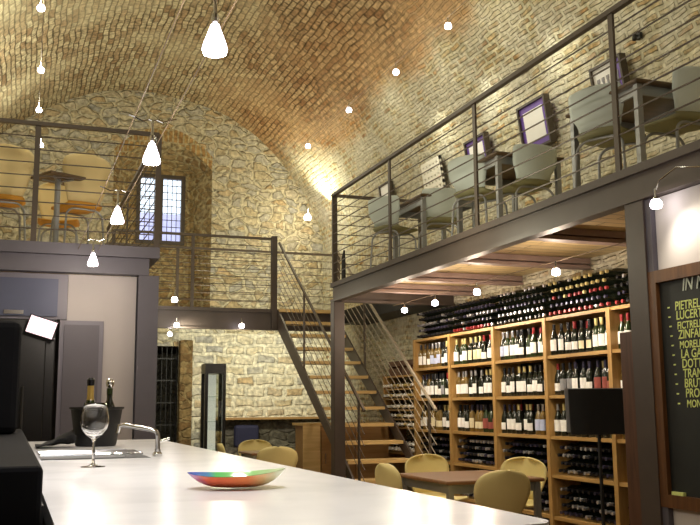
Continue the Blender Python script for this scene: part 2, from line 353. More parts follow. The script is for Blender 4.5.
    def build(s, name, mats, parent=None, smooth=False, bevel=0, solid=0, fix=True, weld=0):
        o = bpy.data.objects.new(name, s.mesh(name, mats, smooth, fix, weld)); COL.objects.link(o)
        if parent: o.parent = parent
        if solid:
            md = o.modifiers.new('solid', 'SOLIDIFY'); md.thickness = solid; md.offset = 0
        if bevel:
            md = o.modifiers.new('bevel', 'BEVEL'); md.width = bevel; md.segments = 2; md.limit_method = 'ANGLE'
        return o
def obj_from(me, name, parent=None, loc=(0, 0, 0), rot=(0, 0, 0)):
    o = bpy.data.objects.new(name, me); COL.objects.link(o); o.location = loc; o.rotation_euler = rot
    if parent: o.parent = parent
    return o
def tag(o, label, cat, group=None, kind=None):
    o['label'] = label; o['category'] = cat
    if group: o['group'] = group
    if kind: o['kind'] = kind
    return o
def thing(name, label, cat, loc=(0, 0, 0), rz=0, group=None, kind=None):
    o = bpy.data.objects.new(name, None); COL.objects.link(o); o.location = loc; o.rotation_euler = (0, 0, rz)
    o.empty_display_size = .1
    return tag(o, label, cat, group, kind)
def dup(root, loc, rz, label, group=None):
    r = root.copy(); COL.objects.link(r); r.location = loc; r.rotation_euler = (0, 0, rz); r['label'] = label
    if group: r['group'] = group
    for ch in list(root.children):
        c = ch.copy(); COL.objects.link(c); c.parent = r
        for g in ch.children:
            d = g.copy(); COL.objects.link(d); d.parent = c
    return r
def struct(o, label, cat): return tag(o, label, cat, kind='structure')

# ------------------------------------------------------------------ room shell
XL, XR, YF, YB = -1.25, 5.35, -2.6, 16.0
VC, VZ, VR = 2.05, 3.5, 3.4
a0 = math.acos((XR-VC)/VR)
# vault
NA, NY = 72, 96
rnd = random.Random(3)
P, UV = [], []
for i in range(NA+1):
    a = a0 + (PI-2*a0)*i/NA; row = []; uvr = []
    for j in range(NY+1):
        y = YF - .05 + (YB+.1-YF)*j/NY
        r = VR + rnd.uniform(-.012, .012) + .03*math.sin(y*.9+i*.13)*math.sin(i*.21)
        if i in (0, NA): r = VR
        row.append((VC + r*math.cos(a), y, VZ + r*math.sin(a))); uvr.append((y, 10+VR*(a-a0)))
    P.append(row); UV.append(uvr)
mb = MB(); mb.grid(P, UV, mi=lambda i, j: 1 if (i < 12+1.6*math.sin(j*.37)+1.3*math.sin(j*.83+1) or i > NA-8) else 0)
o = mb.build('ceiling', [M['vault'], M['vault']], smooth='all', fix=False); struct(o, 'old brick barrel vault ceiling over the whole room', 'ceiling')
zs = VZ + VR*math.sin(a0)
def sidewall(name, X, label):
    mb = MB(); P = [[(X, y, z) for y in (YF, YB)] for z in (0, zs+.01)]
    mb.grid(P, [[(y, z+10-zs) for y in (YF, YB)] for z in (0, zs)])
    return struct(mb.build(name, M['vault'], fix=False), label, 'wall')
sidewall('wall_right', XR, 'old brick and lime mortar side wall behind the gallery pictures')
sidewall('wall_left', XL, 'old brick and lime mortar wall on the bar side')
mb = MB(); mb.box(XL-.2, XR+.2, YF-.2, YB+2.2, -.1, 0); struct(mb.build('floor', M['floor']), 'dark tiled floor of the wine bar', 'floor')
mb = MB(); mb.face([(XL, YF, 0), (XR, YF, 0), (XR, YF, 7), (XL, YF, 7)]); struct(mb.build('wall_front', M['plaster']), 'plain plastered wall facing the back wall', 'wall')

# back wall with window niche and cellar doorway
NX0, NX1, NZ, NC = 1.50, 3.24, 5.55, 6.02
DX0, DX1, DZ = 2.33, 2.70, 2.36
mb = MB()
def wq(x0, x1, z0, z1, mi=0, y=YB): mb.face([(x0, y, z0), (x1, y, z0), (x1, y, z1), (x0, y, z1)], mi)
NZB = 2.85
wq(XL, NX0, 0, 7.0); wq(NX1, XR, 2.6, 7.0); wq(NX1, XR, 0, 2.6, 1)
wq(NX0, DX0, 0, NZB); wq(DX1, NX1, 0, NZB, 1); wq(DX0, DX1, DZ, NZB)
outl, inl = [(NX0, NZB), (NX0, NZ)], [(1.86, NZB), (1.86, 5.60)]
nseg = 16
for k in range(nseg+1):
    t = k/nseg; x = NX0 + (NX1-NX0)*t; z = NZ + (NC-NZ)*(1-(2*t-1)**2)
    if 0 < k < nseg: outl.append((x, z)); inl.append((1.86+1.08*t, 5.60+.14*(1-(2*t-1)**2)))
outl += [(NX1, NZ), (NX1, NZB)]; inl += [(2.94, 5.60), (2.94, NZB)]
for (xa, za), (xb, zb) in zip(outl[1:-2], outl[2:-1]):
    zm = 6.32
    mb.face([(xa, YB, za), (xb, YB, zb), (xb, YB, zb+.26), (xa, YB, za+.26)], 3)
    mb.face([(xa, YB, za+.26), (xb, YB, zb+.26), (xb, YB, 7), (xa, YB, 7)], 0)
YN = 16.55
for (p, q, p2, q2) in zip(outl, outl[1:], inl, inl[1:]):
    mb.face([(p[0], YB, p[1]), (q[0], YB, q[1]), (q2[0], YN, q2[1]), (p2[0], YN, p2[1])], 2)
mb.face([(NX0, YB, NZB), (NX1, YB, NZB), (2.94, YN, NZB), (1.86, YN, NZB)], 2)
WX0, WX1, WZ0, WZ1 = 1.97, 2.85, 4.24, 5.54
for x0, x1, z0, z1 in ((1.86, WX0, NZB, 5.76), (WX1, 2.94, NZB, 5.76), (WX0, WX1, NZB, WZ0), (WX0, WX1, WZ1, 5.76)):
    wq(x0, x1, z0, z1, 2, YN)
struct(mb.build('wall_back', [M['rubble'], M['rubble2'], M['niche'], M['brickarch']]), 'rubble stone end wall under the vault with a deep window niche', 'wall')
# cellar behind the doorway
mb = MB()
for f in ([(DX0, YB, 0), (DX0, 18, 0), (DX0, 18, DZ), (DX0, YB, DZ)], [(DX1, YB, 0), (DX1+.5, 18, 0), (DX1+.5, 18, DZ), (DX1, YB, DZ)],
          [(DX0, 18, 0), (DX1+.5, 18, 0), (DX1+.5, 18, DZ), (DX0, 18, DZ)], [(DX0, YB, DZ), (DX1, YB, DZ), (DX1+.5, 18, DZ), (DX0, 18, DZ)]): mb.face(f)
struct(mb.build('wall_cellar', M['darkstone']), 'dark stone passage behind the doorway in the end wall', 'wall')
# doorway jamb pillar
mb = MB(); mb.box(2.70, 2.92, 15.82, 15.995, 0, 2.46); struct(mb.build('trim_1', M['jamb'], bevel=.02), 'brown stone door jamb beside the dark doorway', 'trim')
# window
win = thing('window_1', 'small barred casement window with dark frame in the stone niche', 'window', ((WX0+WX1)/2, YN+.02, WZ0), kind='structure')
hw, hh = (WX1-WX0)/2, WZ1-WZ0
mb = MB()
mb.box(-hw, hw, -.05, .05, 0, .07).box(-hw, hw, -.05, .05, hh-.07, hh).box(-hw, -hw+.07, -.05, .05, .07, hh-.07).box(hw-.07, hw, -.05, .05, .07, hh-.07).box(-.035, .035, -.05, .05, .07, hh-.07)
mb.build('window_frame', M['framedark'], win)
for sx in (-1, 1):
    a, b = (-hw+.07, -.035) if sx < 0 else (.035, hw-.07)
    mb = MB(); mb.face([(a, .02, .07), (b, .02, .07), (b, .02, hh-.07), (a, .02, hh-.07)]); mb.build('pane', M['pane'], win)
    mb = MB()
    for k in range(1, 4): x = a+(b-a)*k/4; mb.box(x-.006, x+.006, -.03, -.018, .07, hh-.07)
    for k in range(1, 9): z = .07+(hh-.14)*k/9; mb.box(a, b, -.03, -.018, z-.006, z+.006)
    mb.build('window_bars', M['steel'], win)
mb = MB(); mb.box(-2.0, 6.8, 25, 26, 0, 6.6); tag(mb.build('distant_building', M['ext']), 'pale violet building outside behind the barred window', 'building', kind='structure')

# ------------------------------------------------------------------ right mezzanine
ZT, ZB = 2.82, 2.585
XE, YE = 3.70, 10.68
def ibeam(name, p0, p1, z0, z1, axis, out, mat, label, fl=.10, web=.03):
    """steel I beam; p0..p1 along axis, out = centre coordinate across"""
    mb = MB(); t = .03
    def bx(c0, c1, za, zb):
        mb.box(c0, c1, p0, p1, za, zb) if axis == 'Y' else mb.box(p0, p1, c0, c1, za, zb)
    bx(out-fl/2, out+fl/2, z0, z0+t); bx(out-fl/2, out+fl/2, z1-.055, z1); bx(out-web/2, out+web/2, z0+t, z1-.055)
    return struct(mb.build(name, mat), label, 'beam')
ibeam('steel_beam', YF, YE, ZB, ZT, 'Y', XE+.02, M['steel'], 'long dark steel edge beam of the gallery above the wine shelves')
ibeam('steel_beam', XE+.07, XR, ZB, ZT, 'X', YE-.04, M['steel'], 'dark steel end beam of the gallery beside the staircase')
mb = MB(); mb.box(XE+.075, XR-.005, YF+.01, YE-.095, ZT-.075, ZT-.005); struct(mb.build('mezzanine_floor', M['deck']), 'timber plank gallery floor above the wine shelves', 'floor')
for k, y in enumerate((5.05, 6.35, 7.65, 8.95, 9.95)):
    ibeam('steel_joist', XE+.075, XR-.005, ZB+.055, ZT-.08, 'X', y, M['pinkbeam'], 'reddish brown steel cross joist under the gallery, %s from the near column' % ['first', 'second', 'third', 'fourth', 'fifth'][k], fl=.12)
def hcolumn(name, x, y, z1, label, w=.15, mat=None, rz=0, z0=0):
    mb = MB(); t = .018; h = w/2
    mb.box(-h, h, -h, -h+t, z0, z1).box(-h, h, h-t, h, z0, z1).box(-t/2, t/2, -h+t, h-t, z0, z1)
    o = mb.build(name, mat or M['steel']); o.location = (x, y, 0); o.rotation_euler.z = rz
    return struct(o, label, 'column')
hcolumn('steel_column', 3.775, 4.745, ZB-.002, 'dark steel H column beside the chalkboard', .18, M['steel'], PI/2)
mb = MB(); mb.box(3.665, 3.805, 10.53, 10.67, 0, ZB-.002); struct(mb.build('steel_column', M['steel'], bevel=.01), 'dark square steel column at the gallery corner in front of the stairs', 'column')
# chalkboard wall under the near gallery
mb = MB(); mb.box(3.735, 3.85, YF+.01, 4.60, 0, ZB-.004); struct(mb.build('wall_near_right', M['white']), 'white painted partition wall carrying the chalkboard', 'wall')
mb = MB(); mb.box(3.70, 3.78, 4.602, 4.655, 0, ZB-.004); struct(mb.build('trim_2', M['steelgrey']), 'grey upright strip between steel column and chalkboard wall', 'trim')

def railing(name, pts, label, posts, rails=8, H=1.12, z0=ZT, endgap=0):
    """straight run from pts[0] to pts[1]; posts: fractions along it"""
    a, b = Vector(pts[0]), Vector(pts[1]); t = thing(name, label, 'railing', (a.x, a.y, z0)); d = b-a
    d = Vector((d.x, d.y, 0))
    for f in posts:
        p = d*f; u = d.normalized()*.022; v = Vector((-u.y, u.x, 0))*.4
        mb = MB(); mb.bar(p, p+Vector((0, 0, H)), .018, .05, upv=d.normalized()); mb.build('post', M['rail'], t)
    mb = MB(); mb.bar(Vector((0, 0, H)), d+Vector((0, 0, H)), .045, .035); mb.build('top_rail', M['rail'], t)
    for k in range(1, rails+1):
        z = H*k/(rails+1); mb = MB(); mb.tube([Vector((0, 0, z)), d+Vector((0, 0, z))], .006, 6); mb.build('rail_bar', M['rail'], t)
    return t
LR = YE-.03
ys = [10.65, 8.80, 6.86, 4.89, 2.9]
railing('railing', ((XE, LR, 0), (XE, 1.0, 0)), 'long steel bar railing along the edge of the gallery with tables', [(LR-y)/(LR-1.0) for y in ys]+[1])
railing('railing', ((XE+.03, LR, 0), (XR-.45, LR, 0)), 'short steel railing across the far end of the gallery with pictures', [.0, 1])

# ------------------------------------------------------------------ bridge, left mezzanine
BY0, BY1 = 13.8, 15.05
ibeam('steel_beam', .9, 4.95, 2.49, ZT, 'X', BY0+.05, M['steel'], 'front steel beam of the bridge below its railing')
mb = MB(); mb.box(1.0, XR-.005, BY0+.11, BY1, ZT-.07, ZT); struct(mb.build('bridge_floor', M['deck']), 'timber floor of the bridge in front of the end wall', 'floor')
mb = MB(); mb.box(1.0, XR-.01, BY1+.005, BY1+.055, ZT-.22, ZT); struct(mb.build('steel_beam', M['steel']), 'rear steel beam of the bridge facing the end wall', 'beam')
railing('railing', ((1.33, BY0+.03, 0), (3.76, BY0+.03, 0)), 'front steel bar railing of the bridge left of the stairs', [.0, .49])
mb = MB(); mb.box(3.765, 3.85, BY0-.03, BY0+.06, 2.50, ZT+1.16); tag(mb.build('newel_post', M['steel']), 'thick dark steel newel post at the head of the stairs', 'post')
railing('railing', ((1.33, BY1-.02, 0), (XR-.02, BY1-.02, 0)), 'rear steel bar railing of the bridge before the end wall', [.0, .29, 1])
mb = MB(); mb.box(4.90, XR-.01, YE+.02, BY0-.02, 2.60, ZT-.005); struct(mb.build('walkway', M['blackmat']), 'dark walkway deck between the bridge and the far end of the gallery', 'walkway')
WLS = .6
pp = thing('black_pole', 'slim black upright pole at the far corner of the gallery railing', 'pole', (3.79, 10.52, ZT))
mb = MB(); mb.tube([(0, 0, .012), (0, 0, .30), (.01, 0, .40)], [.028, .026, .012], 10); mb.build('shaft', M['blackmat'], pp, smooth=True)
mb = MB(); mb.lathe([(0, 0), (.05, 0), (.05, .012), (0, .012)], 16); mb.build('base', M['blackmat'], pp)
wl = thing('wall_lamp', 'small dark unlit lamp high on the brick wall above the nearest gallery table', 'lamp', (5.215, 6.50, 4.62))
mb = MB(); mb.box(-.02, .03, -.05, .05, -.05, .05); mb.build('wall_plate', M['blackmat'], wl)
mb = MB(); mb.tube([(-.02, 0, 0), (-.09, 0, .01), (-.12, -.05, -.02)], .012, 8); mb.lathe([(0, -.10), (.04, -.10), (.03, -.03), (0, -.02)], 12, (-.12, -.05, 0)); mb.build('lamp_head', M['blackmat'], wl)
wl.scale = (WLS, WLS, WLS)
# left gallery
LX, LY = 1.27, 8.70
mb = MB(); mb.box(XL, LX, LY, LY+.08, 2.715, ZT); mb.box(LX-.08, LX, LY+.08, BY0-.02, 2.715, ZT); struct(mb.build('steel_beam', M['steelgrey']), 'mauve grey fascia of the raised floor over the bar', 'beam')
mb = MB(); mb.box(XL, LX-.09, LY+.05, LY+.17, 2.555, 2.712); struct(mb.build('steel_beam', M['steelgrey']), 'set back grey beam under the raised floor fascia', 'beam')
mb = MB(); mb.box(XL+.005, LX-.09, LY+.18, BY1, ZT-.08, ZT-.005); struct(mb.build('mezzanine_floor', M['deck']), 'timber raised floor over the bar carrying the tan chairs', 'floor')
railing('railing', ((LX-.03, LY+.03, 0), (XL+.02, LY+.03, 0)), 'steel bar railing in front of the tan chairs over the bar', [0, (LX-.13)/(LX-XL), 1])
railing('railing', ((LX-.03, LY+.06, 0), (LX-.03, BY0, 0)), 'steel bar railing running back from the raised floor corner to the bridge', [.0, .5, 1])
# bar wall below
BWY = 8.92
hcolumn('steel_column', 1.182, 8.86, 2.553, 'grey steel column at the end of the bar wall', .19, M['steelgrey'])
mb = MB(); mb.box(.455, 1.083, BWY-.03, BWY+.06, 0, 2.553); struct(mb.build('wall_bar', M['plaster']), 'pale plastered panel of the bar wall beside the grey column', 'wall')
mb = MB(); mb.box(XL+.005, .45, BWY+.5, BWY+.56, 0, 2.553); struct(mb.build('wall_bar_recess', M['blackmat']), 'dark back of the recess behind the bar appliances', 'wall')
# upper cupboard
cb = thing('wall_cupboard', 'blue grey laminate cupboard high over the black fridge', 'cupboard', (-.3, 8.9, 0))
mb = MB(); mb.box(-.9, .752, -.02, .45, 2.125, 2.55); mb.build('carcass', M['panelframe'], cb)
mb = MB(); mb.box(-.85, .665, -.045, -.022, 2.15, 2.50); dr = mb.build('cupboard_door', M['bluegrey'], cb)
mb = MB(); mb.box(.20, .37, -.055, -.046, 2.165, 2.20); mb.build('handle', M['chrome'], dr)
# grey door
dr = thing('door_1', 'mauve grey flush door in the pale bar wall behind the ice bucket', 'door', (.592, BWY-.035, 0), kind='structure')
mb = MB(); mb.box(-.20, .195, -.03, 0, 0, 2.115); mb.build('door_frame', M['panelframe'], dr)
mb = MB(); mb.box(-.16, .155, -.045, -.031, 0, 2.075); mb.build('door_leaf', M['doorgrey'], dr)
# black fridge
fr = thing('refrigerator', 'tall black glossy refrigerator under the blue grey cupboard', 'refrigerator', (-.25, 8.6, 0))
mb = MB(); mb.box(-.85, .60, 0, .27, 0, 2.10); mb.build('body', M['black'], fr, bevel=.01)
mb = MB(); mb.box(-.78, .52, -.04, -.002, .12, 2.0); fd = mb.build('refrigerator_door', M['black'], fr, bevel=.01)
mb = MB(); mb.tube([(.34, -.08, .9), (.34, -.08, 1.5)], .012); mb.build('handle', M['blackmat'], fd)
# screen
tv = thing('television', 'small tilted screen glowing pink white under the blue grey cupboard', 'television', (.235, 8.40, 2.055))
mb = MB(); mb.box(-.125, .125, -.01, .02, -.13, .035, (.25, .30, 0), (0, 0, 0)); mb.build('casing', M['black'], tv)
mb = MB(); mb.box(-.115, .115, -.016, -.0105, -.12, .03, (.25, .30, 0), (0, 0, 0)); mb.build('screen', M['screen'], tv)
mb = MB(); mb.tube([(0, .02, -.05), (.05, .1, -.12), (.1, .155, -.14)], .012); mb.build('bracket', M['steelgrey'], tv)
# black back bar unit beside the counter
bb = thing('back_bar_cabinet', 'black back bar cabinet along the left side of the marble counter', 'cabinet', (-.42, 3.2, 0))
mb = MB(); mb.box(-.35, .485, -1.3, 2.2, 0, 1.20); mb.build('body', M['darkunit'], bb, bevel=.01)
for k in range(4):
    mb = MB(); mb.box(.4855, .490, -1.25+.86*k, -.43+.86*k, .15, 1.12); d = mb.build('cabinet_door', M['blackmat'], bb)
    mb = MB(); mb.tube([(.494, -1.15+.86*k, .95), (.494, -.9+.86*k, .95)], .004); mb.build('handle', M['chrome'], d)
# coffee grinder like dark appliance standing on it hides the far end
ap = thing('bar_machine', 'tall black bar machine standing on the back bar cabinet', 'machine', (-.30, 4.6, 1.20))
mb = MB(); mb.box(-.3, .33, -.35, .45, 0, .49); mb.build('body', M['darkunit'], ap, bevel=.03)
mb = MB(); mb.box(-.24, .16, -.375, -.352, .08, .42); pn = mb.build('front_panel', M['blackmat'], ap)
for k in range(3):
    mb = MB(); mb.lathe([(0, 0), (.012, 0), (.012, .012), (0, .012)], 10, (.02+.05*k, -.376, .16), 'Y'); mb.build('knob', M['chrome'], pn)

# ------------------------------------------------------------------ staircase
st = thing('staircase', 'open timber tread staircase with steel stringers up to the bridge', 'staircase', (3.87, 13.74, 0))
NR = 13; RISE = ZT/NR; RUN = .305; SW = .92
for k in range(1, NR):
    z = ZT - RISE*k; y = -RUN*(k-.5)
    mb = MB(); mb.box(.025, SW-.025, y-.15, y+.15, z-.042, z); mb.build('tread', M['tread'], st)
mb = MB(); mb.box(.0, SW, -.04, .06, ZT-.05, ZT); mb.build('top_nosing', M['tread'], st)
sl = RISE/RUN; L2 = RUN*(NR-1)+.12
for x in (0, SW):
    mb = MB(); mb.prism([(x-.012, .02, ZT-.02), (x-.012, .02, ZT-.33), (x-.012, -L2, max(0, ZT-.33-sl*(L2+.02))), (x-.012, -L2, ZT-.02-sl*(L2+.02)+.02)], (.024, 0, 0)); mb.build('stringer', M['steel'], st)
    hr = MB(); hh_ = .95
    p0 = Vector((x, 0, ZT+hh_+.10)); p1 = Vector((x, -L2+.1, ZT+hh_+.10-sl*(L2-.1))); hr.bar(p0, p1, .028, .03)
    h = hr.build('handrail', M['cable'] if x else M['rail'], st)  # right rail and its bars paler, lit metal put into the colour
    for f in (.36, .95):
        q = p0.lerp(p1, f); mb = MB(); mb.bar(q, q-Vector((0, 0, hh_+.12)), .018, .045, upv=(0, 1, 0)); mb.build('post', M['rail'], h)
    for k in range(1, 7):
        o_ = Vector((0, 0, -hh_*k/7.0)); mb = MB(); mb.tube([p0+o_, p1+o_], .005, 6); mb.build('rail_bar', M['cable'] if x else M['rail'], h)

# ------------------------------------------------------------------ chairs
def shell_grid(part, rt_=.5, H=.87, W=.205):
    P = []
    nu = 12
    if part == 'seat': vs = [(.21, .455, .19), (.17, .462, .205), (.08, .452, .215), (-.02, .445, .215), (-.11, .447, .20), (-.165, .462, .178), (-.19, .50, .165)]
    else:
        h0 = H-.17; vs = [(-.19, .50, .165), (-.205, .56, .165+(W-.165)*.3), (-.22, (.56+h0)/2, .165+(W-.165)*.7), (-.232, h0, W)]
        for k in range(1, 10):
            t = math.sin(k/9*PI/2); vs.append((-.232-.022*t, h0+.17*t, W*max(.02, (1-t**(2.0/rt_)))**rt_ + .004))
    for y, z, w in vs:
        row = []
        for j in range(nu+1):
            u = -1+2*j/nu; curve = .055*u*u
            row.append((u*w, y + (curve if z > .48 else 0), z + (.018*u*u if z < .48 else 0)))
        P.append(row)
    return P
def leg_mesh(sx, sy):
    mb = MB(); top = .432
    pts = [(sx*.205, sy*.185 - .0, 0), (sx*.195, sy*.172, .22)]
    for k in range(1, 7):
        a = k/6*PI/2; pts.append((sx*(.19 - .10*(1-math.cos(a))), sy*(.168-.02*k/6), .33 + .10*math.sin(a)))
    pts.append((0, sy*.145, top)); mb.tube(pts, .011, 8); return mb
def make_chair(name, label, smat, seatmat, rt_, group, loc, rz, H=.87, W=.205):
    t = thing(name, label, 'chair', loc, rz, group)
    MB().grid(shell_grid('seat')).build('seat', seatmat, t, smooth='all', solid=.013)
    MB().grid(shell_grid('back', rt_, H, W)).build('backrest', smat, t, smooth='all', solid=.013)
    for sx in (-1, 1):
        for sy in (-1, 1): leg_mesh(sx, sy).build('leg', M['tube'], t, smooth=True)
    return t
# yellow chairs on the ground floor ; chair faces +y at rz = 0
G = 'yellow shell chairs on the ground floor'
Yc = make_chair('shell_chair', 'yellow shell chair with its back to the marble counter, nearest the counter corner', M['yellow'], M['yellow'], .5, G, (3.27, 6.03, 0), .10, .85, .235)
dup(Yc, (3.04, 6.92, 0), -PI/2+.05, 'yellow shell chair seen edge on, left of the wooden table by the stair foot')
dup(Yc, (3.74, 7.85, 0), PI+.1, 'yellow shell chair behind the wooden table, facing the counter')
dup(Yc, (4.07, 7.08, 0), PI/2+.45, 'yellow shell chair half hidden right of the table, before the shelves')
dup(Yc, (2.95, 10.6, 0), -.15, 'yellow shell chair with rounded back, beside the oak cabinet')
dup(Yc, (3.22, 12.5, 0), PI-.1, 'yellow shell chair behind the far small table below the stone ledge')
dup(Yc, (2.72, 11.55, 0), -PI/2-.1, 'yellow shell chair beside the glass display case, seen edge on')
def make_table(name, label, lx, ly, h, loc, rz=0, group=None, top=None):
    t = thing(name, label, 'table', loc, rz, group)
    mb = MB(); mb.box(-lx/2, lx/2, -ly/2, ly/2, h-.03, h); mb.build('tabletop', top or M['tabletop'], t, bevel=.012)
    mb = MB(); ax, ay = lx/2-.05, ly/2-.05
    mb.box(-ax, ax, -ay, -ay+.02, h-.10, h-.031).box(-ax, ax, ay-.02, ay, h-.10, h-.031).box(-ax, -ax+.02, -ay+.02, ay-.02, h-.10, h-.031).box(ax-.02, ax, -ay+.02, ay-.02, h-.10, h-.031)
    mb.build('apron', M['tube'], t)
    for sx in (-1, 1):
        for sy in (-1, 1):
            mb = MB(); mb.box(sx*ax-.022, sx*ax+.022, sy*ay-.022, sy*ay+.022, 0, h-.032); mb.build('leg', M['tube'], t)
    return t
make_table('dining_table', 'wooden dining table with grey legs, nearest the counter', .86, .98, .74, (3.55, 6.88, 0))
make_table('dining_table', 'small wooden dining table below the stone ledge, among far yellow chairs', .6, .7, .74, (3.13, 11.62, 0))
# gallery: grey chairs
GG = 'pale grey shell chairs on the gallery'
def at_back(x, y, rz): return (x-.245*math.sin(rz), y+.245*math.cos(rz), ZT)
RS = -PI/2+.45
Gc = make_chair('shell_chair', 'pale grey shell chair backed against the railing, at the nearest gallery table', M['grey'], M['olive'], .14, GG, at_back(3.91, 5.44, RS), RS, .80, .215)
dup(Gc, at_back(4.42, 4.86, .05), .05, 'pale grey shell chair at the right edge of the photo, on the gallery')
dup(Gc, at_back(4.34, 6.88, -.05), -.05, 'pale grey shell chair at the near end of the middle gallery table')
dup(Gc, at_back(3.885, 7.45, RS), RS, 'pale grey shell chair backed against the railing, at the middle gallery table')
dup(Gc, at_back(4.26, 8.66, -.25), -.25, 'pale grey shell chair at the near end of the farthest gallery table')
dup(Gc, at_back(3.85, 9.42, RS+.1), RS+.1, 'pale grey shell chair nearest the gallery corner post').scale = (1, 1, 1.05)
T1 = make_table('gallery_table', 'dark topped gallery table nearest the chalkboard', .72, .88, .74, (4.34, 5.46, ZT), 0, 'gallery tables', M['darktop'])
dup(T1, (4.33, 7.42, ZT), 0, 'dark topped middle gallery table below the violet mounted pictures', 'gallery tables')
dup(T1, (4.38, 9.14, ZT), 0, 'dark topped gallery table farthest along, nearest the bridge', 'gallery tables')
# left gallery: tan chairs and pedestal table
GT = 'tan shell chairs over the bar'
Tc = make_chair('shell_chair', 'tan shell chair with orange seat, at the far left over the bar', M['tan'], M['orange'], .42, GT, (-.17, 9.24, ZT), .12, .97, .25)
dup(Tc, (.54, 9.34, ZT), .35, 'tan shell chair nearest the window, right of the pedestal table')
dup(Tc, (.40, 10.2, ZT), PI-.1, 'tan shell chair behind the pedestal table over the bar')
pt = thing('pedestal_table', 'small dark topped pedestal table between the tan chairs', 'table', (.33, 9.10, ZT), .5)
mb = MB(); mb.box(-.19, .19, -.19, .19, .69, .715); mb.build('tabletop', M['darktop'], pt, bevel=.006)
mb = MB(); mb.tube([(0, 0, .02), (0, 0, .69)], .028, 12); mb.build('pedestal', M['tube'], pt, smooth=True)
mb = MB()
for k in range(4):
    a = PI/4+k*PI/2; mb.bar((0, 0, .66), (.15*math.cos(a), .15*math.sin(a), .685), .02, .012)
mb.build('bracket', M['tube'], pt)
mb = MB(); mb.lathe([(0, 0), (.17, 0), (.17, .012), (.04, .025), (0, .025)], 20); mb.build('base', M['tube'], pt)

# ------------------------------------------------------------------ pictures on the right wall
def picture(y0, y1, z0, z1, label, kind):
    w, h = y1-y0, z1-z0
    p = thing('framed_picture', label, 'picture', (XR-.06, (y0+y1)/2, z0), 0, 'pictures on the gallery wall')
    p.rotation_euler = (0, -.15, 0)
    D = .075
    def bx(n, ya, yb, za, zb, xa, xb, m): mb = MB(); mb.box(xa, xb, ya, yb, za, zb); return mb.build(n, m, p)
    mb = MB(); f = .025
    mb.box(-D, 0, -w/2, w/2, 0, f).box(-D, 0, -w/2, w/2, h-f, h).box(-D, 0, -w/2, -w/2+f, f, h-f).box(-D, 0, w/2-f, w/2, f, h-f)
    mb.build('frame', M['framedark'], p)
    if kind == 'violet':
        bx('mount', -w/2+f, w/2-f, f, h-f, -.05, -.02, M['violet']); s = bx('sheet', -w/2+.09, w/2-.09, .09, h-.09, -.056, -.0505, M['mat'])
    elif kind == 'plain':
        bx('sheet', -w/2+f, w/2-f, f, h-f, -.05, -.02, M['mat'])
    else:
        bx('mount', -w/2+f, -w/2+.13, f, h-f, -.0505, -.049, M['violet'])
        bx('sheet', -w/2+f, w/2-f, f, h-f, -.05, -.02, M['mat'])
        mb = MB()
        for k in range(5):
            y = -w*.30+w*.6*k/4; mb.box(-.056, -.0505, y-.014, y+.014, h*.3, h*.62); mb.box(-.056, -.0505, y-.02, y+.02, h*.62, h*.70)
        mb.build('drawing', M['lab_grey'], p)
    return p
picture(6.72, 7.20, 4.12, 4.55, 'framed drawing of dark upright figures, above the nearest gallery table', 'marks')
picture(8.0, 8.56, 4.06, 4.585, 'largest white picture on a violet mount, over the middle gallery chair', 'violet')
picture(9.36, 9.88, 4.17, 4.56, 'smaller white picture on a violet mount, left of the largest one', 'violet')
picture(12.32, 12.72, 4.24, 4.66, 'narrow white picture seen almost edge on, farthest along the gallery wall', 'plain')
lt = thing('hanging_lattice_panel', 'white lattice panel with rows of small dark openings on the gallery wall', 'panel', (XR-.06, 10.90, 4.15))
lt.rotation_euler = (0, -.16, 0)
mb = MB(); W2, H2 = .56, .45
mb.box(-.012, 0, -W2/2, W2/2, 0, H2); mb.build('backing', M['framedark'], lt)
mb = MB()
for k in range(6): y = -W2/2+.03+(W2-.06)*k/5; mb.box(-.05, -.013, y-.03, y+.03, 0, H2)
for k in range(6): z = .025+(H2-.05)*k/5; mb.box(-.052, -.014, -W2/2, W2/2, z-.025, z+.025)
mb.build('lattice', M['lattice'], lt)

# ------------------------------------------------------------------ wine shelves and bottles
SX0, SX1 = 5.0, 5.33
PY = [5.78, 6.87, 7.93, 8.99, 10.08, 11.12, 12.2]
BZ = [2.17, 1.79, 1.40, 1.005, .635, .24]
sh = thing('wine_shelf', 'tall pine wine shelving along the wall below the gallery', 'shelf', (SX0, PY[0], 0))
for y in PY:
    mb = MB(); mb.box(-.012, SX1-SX0, y-PY[0]-.028, y-PY[0]+.028, 0, 2.17 if y < 12 else 1.72); mb.build('post', M['post'], sh)
for k in range(5):
    for z in BZ+[.05]:
        mb = MB(); mb.box(0, SX1-SX0, PY[k]-PY[0]+.0285, PY[k+1]-PY[0]-.0285, z-.032, z); mb.build('shelf_board', M['shelf'], sh)
RZ = [1.545, 1.41, 1.26, 1.135, 1.02, .68, 1.72]
for z in RZ:
    mb = MB(); mb.box(0, SX1-SX0, PY[5]-PY[0]+.0285, PY[6]-PY[0]-.0285, z-.022, z); mb.build('shelf_board', M['shelf'], sh)
mb = MB(); mb.box(SX1-SX0-.006, SX1-SX0, 0, PY[5]-PY[0], .05, 2.2); mb.build('back_panel', M['blackmat'], sh)
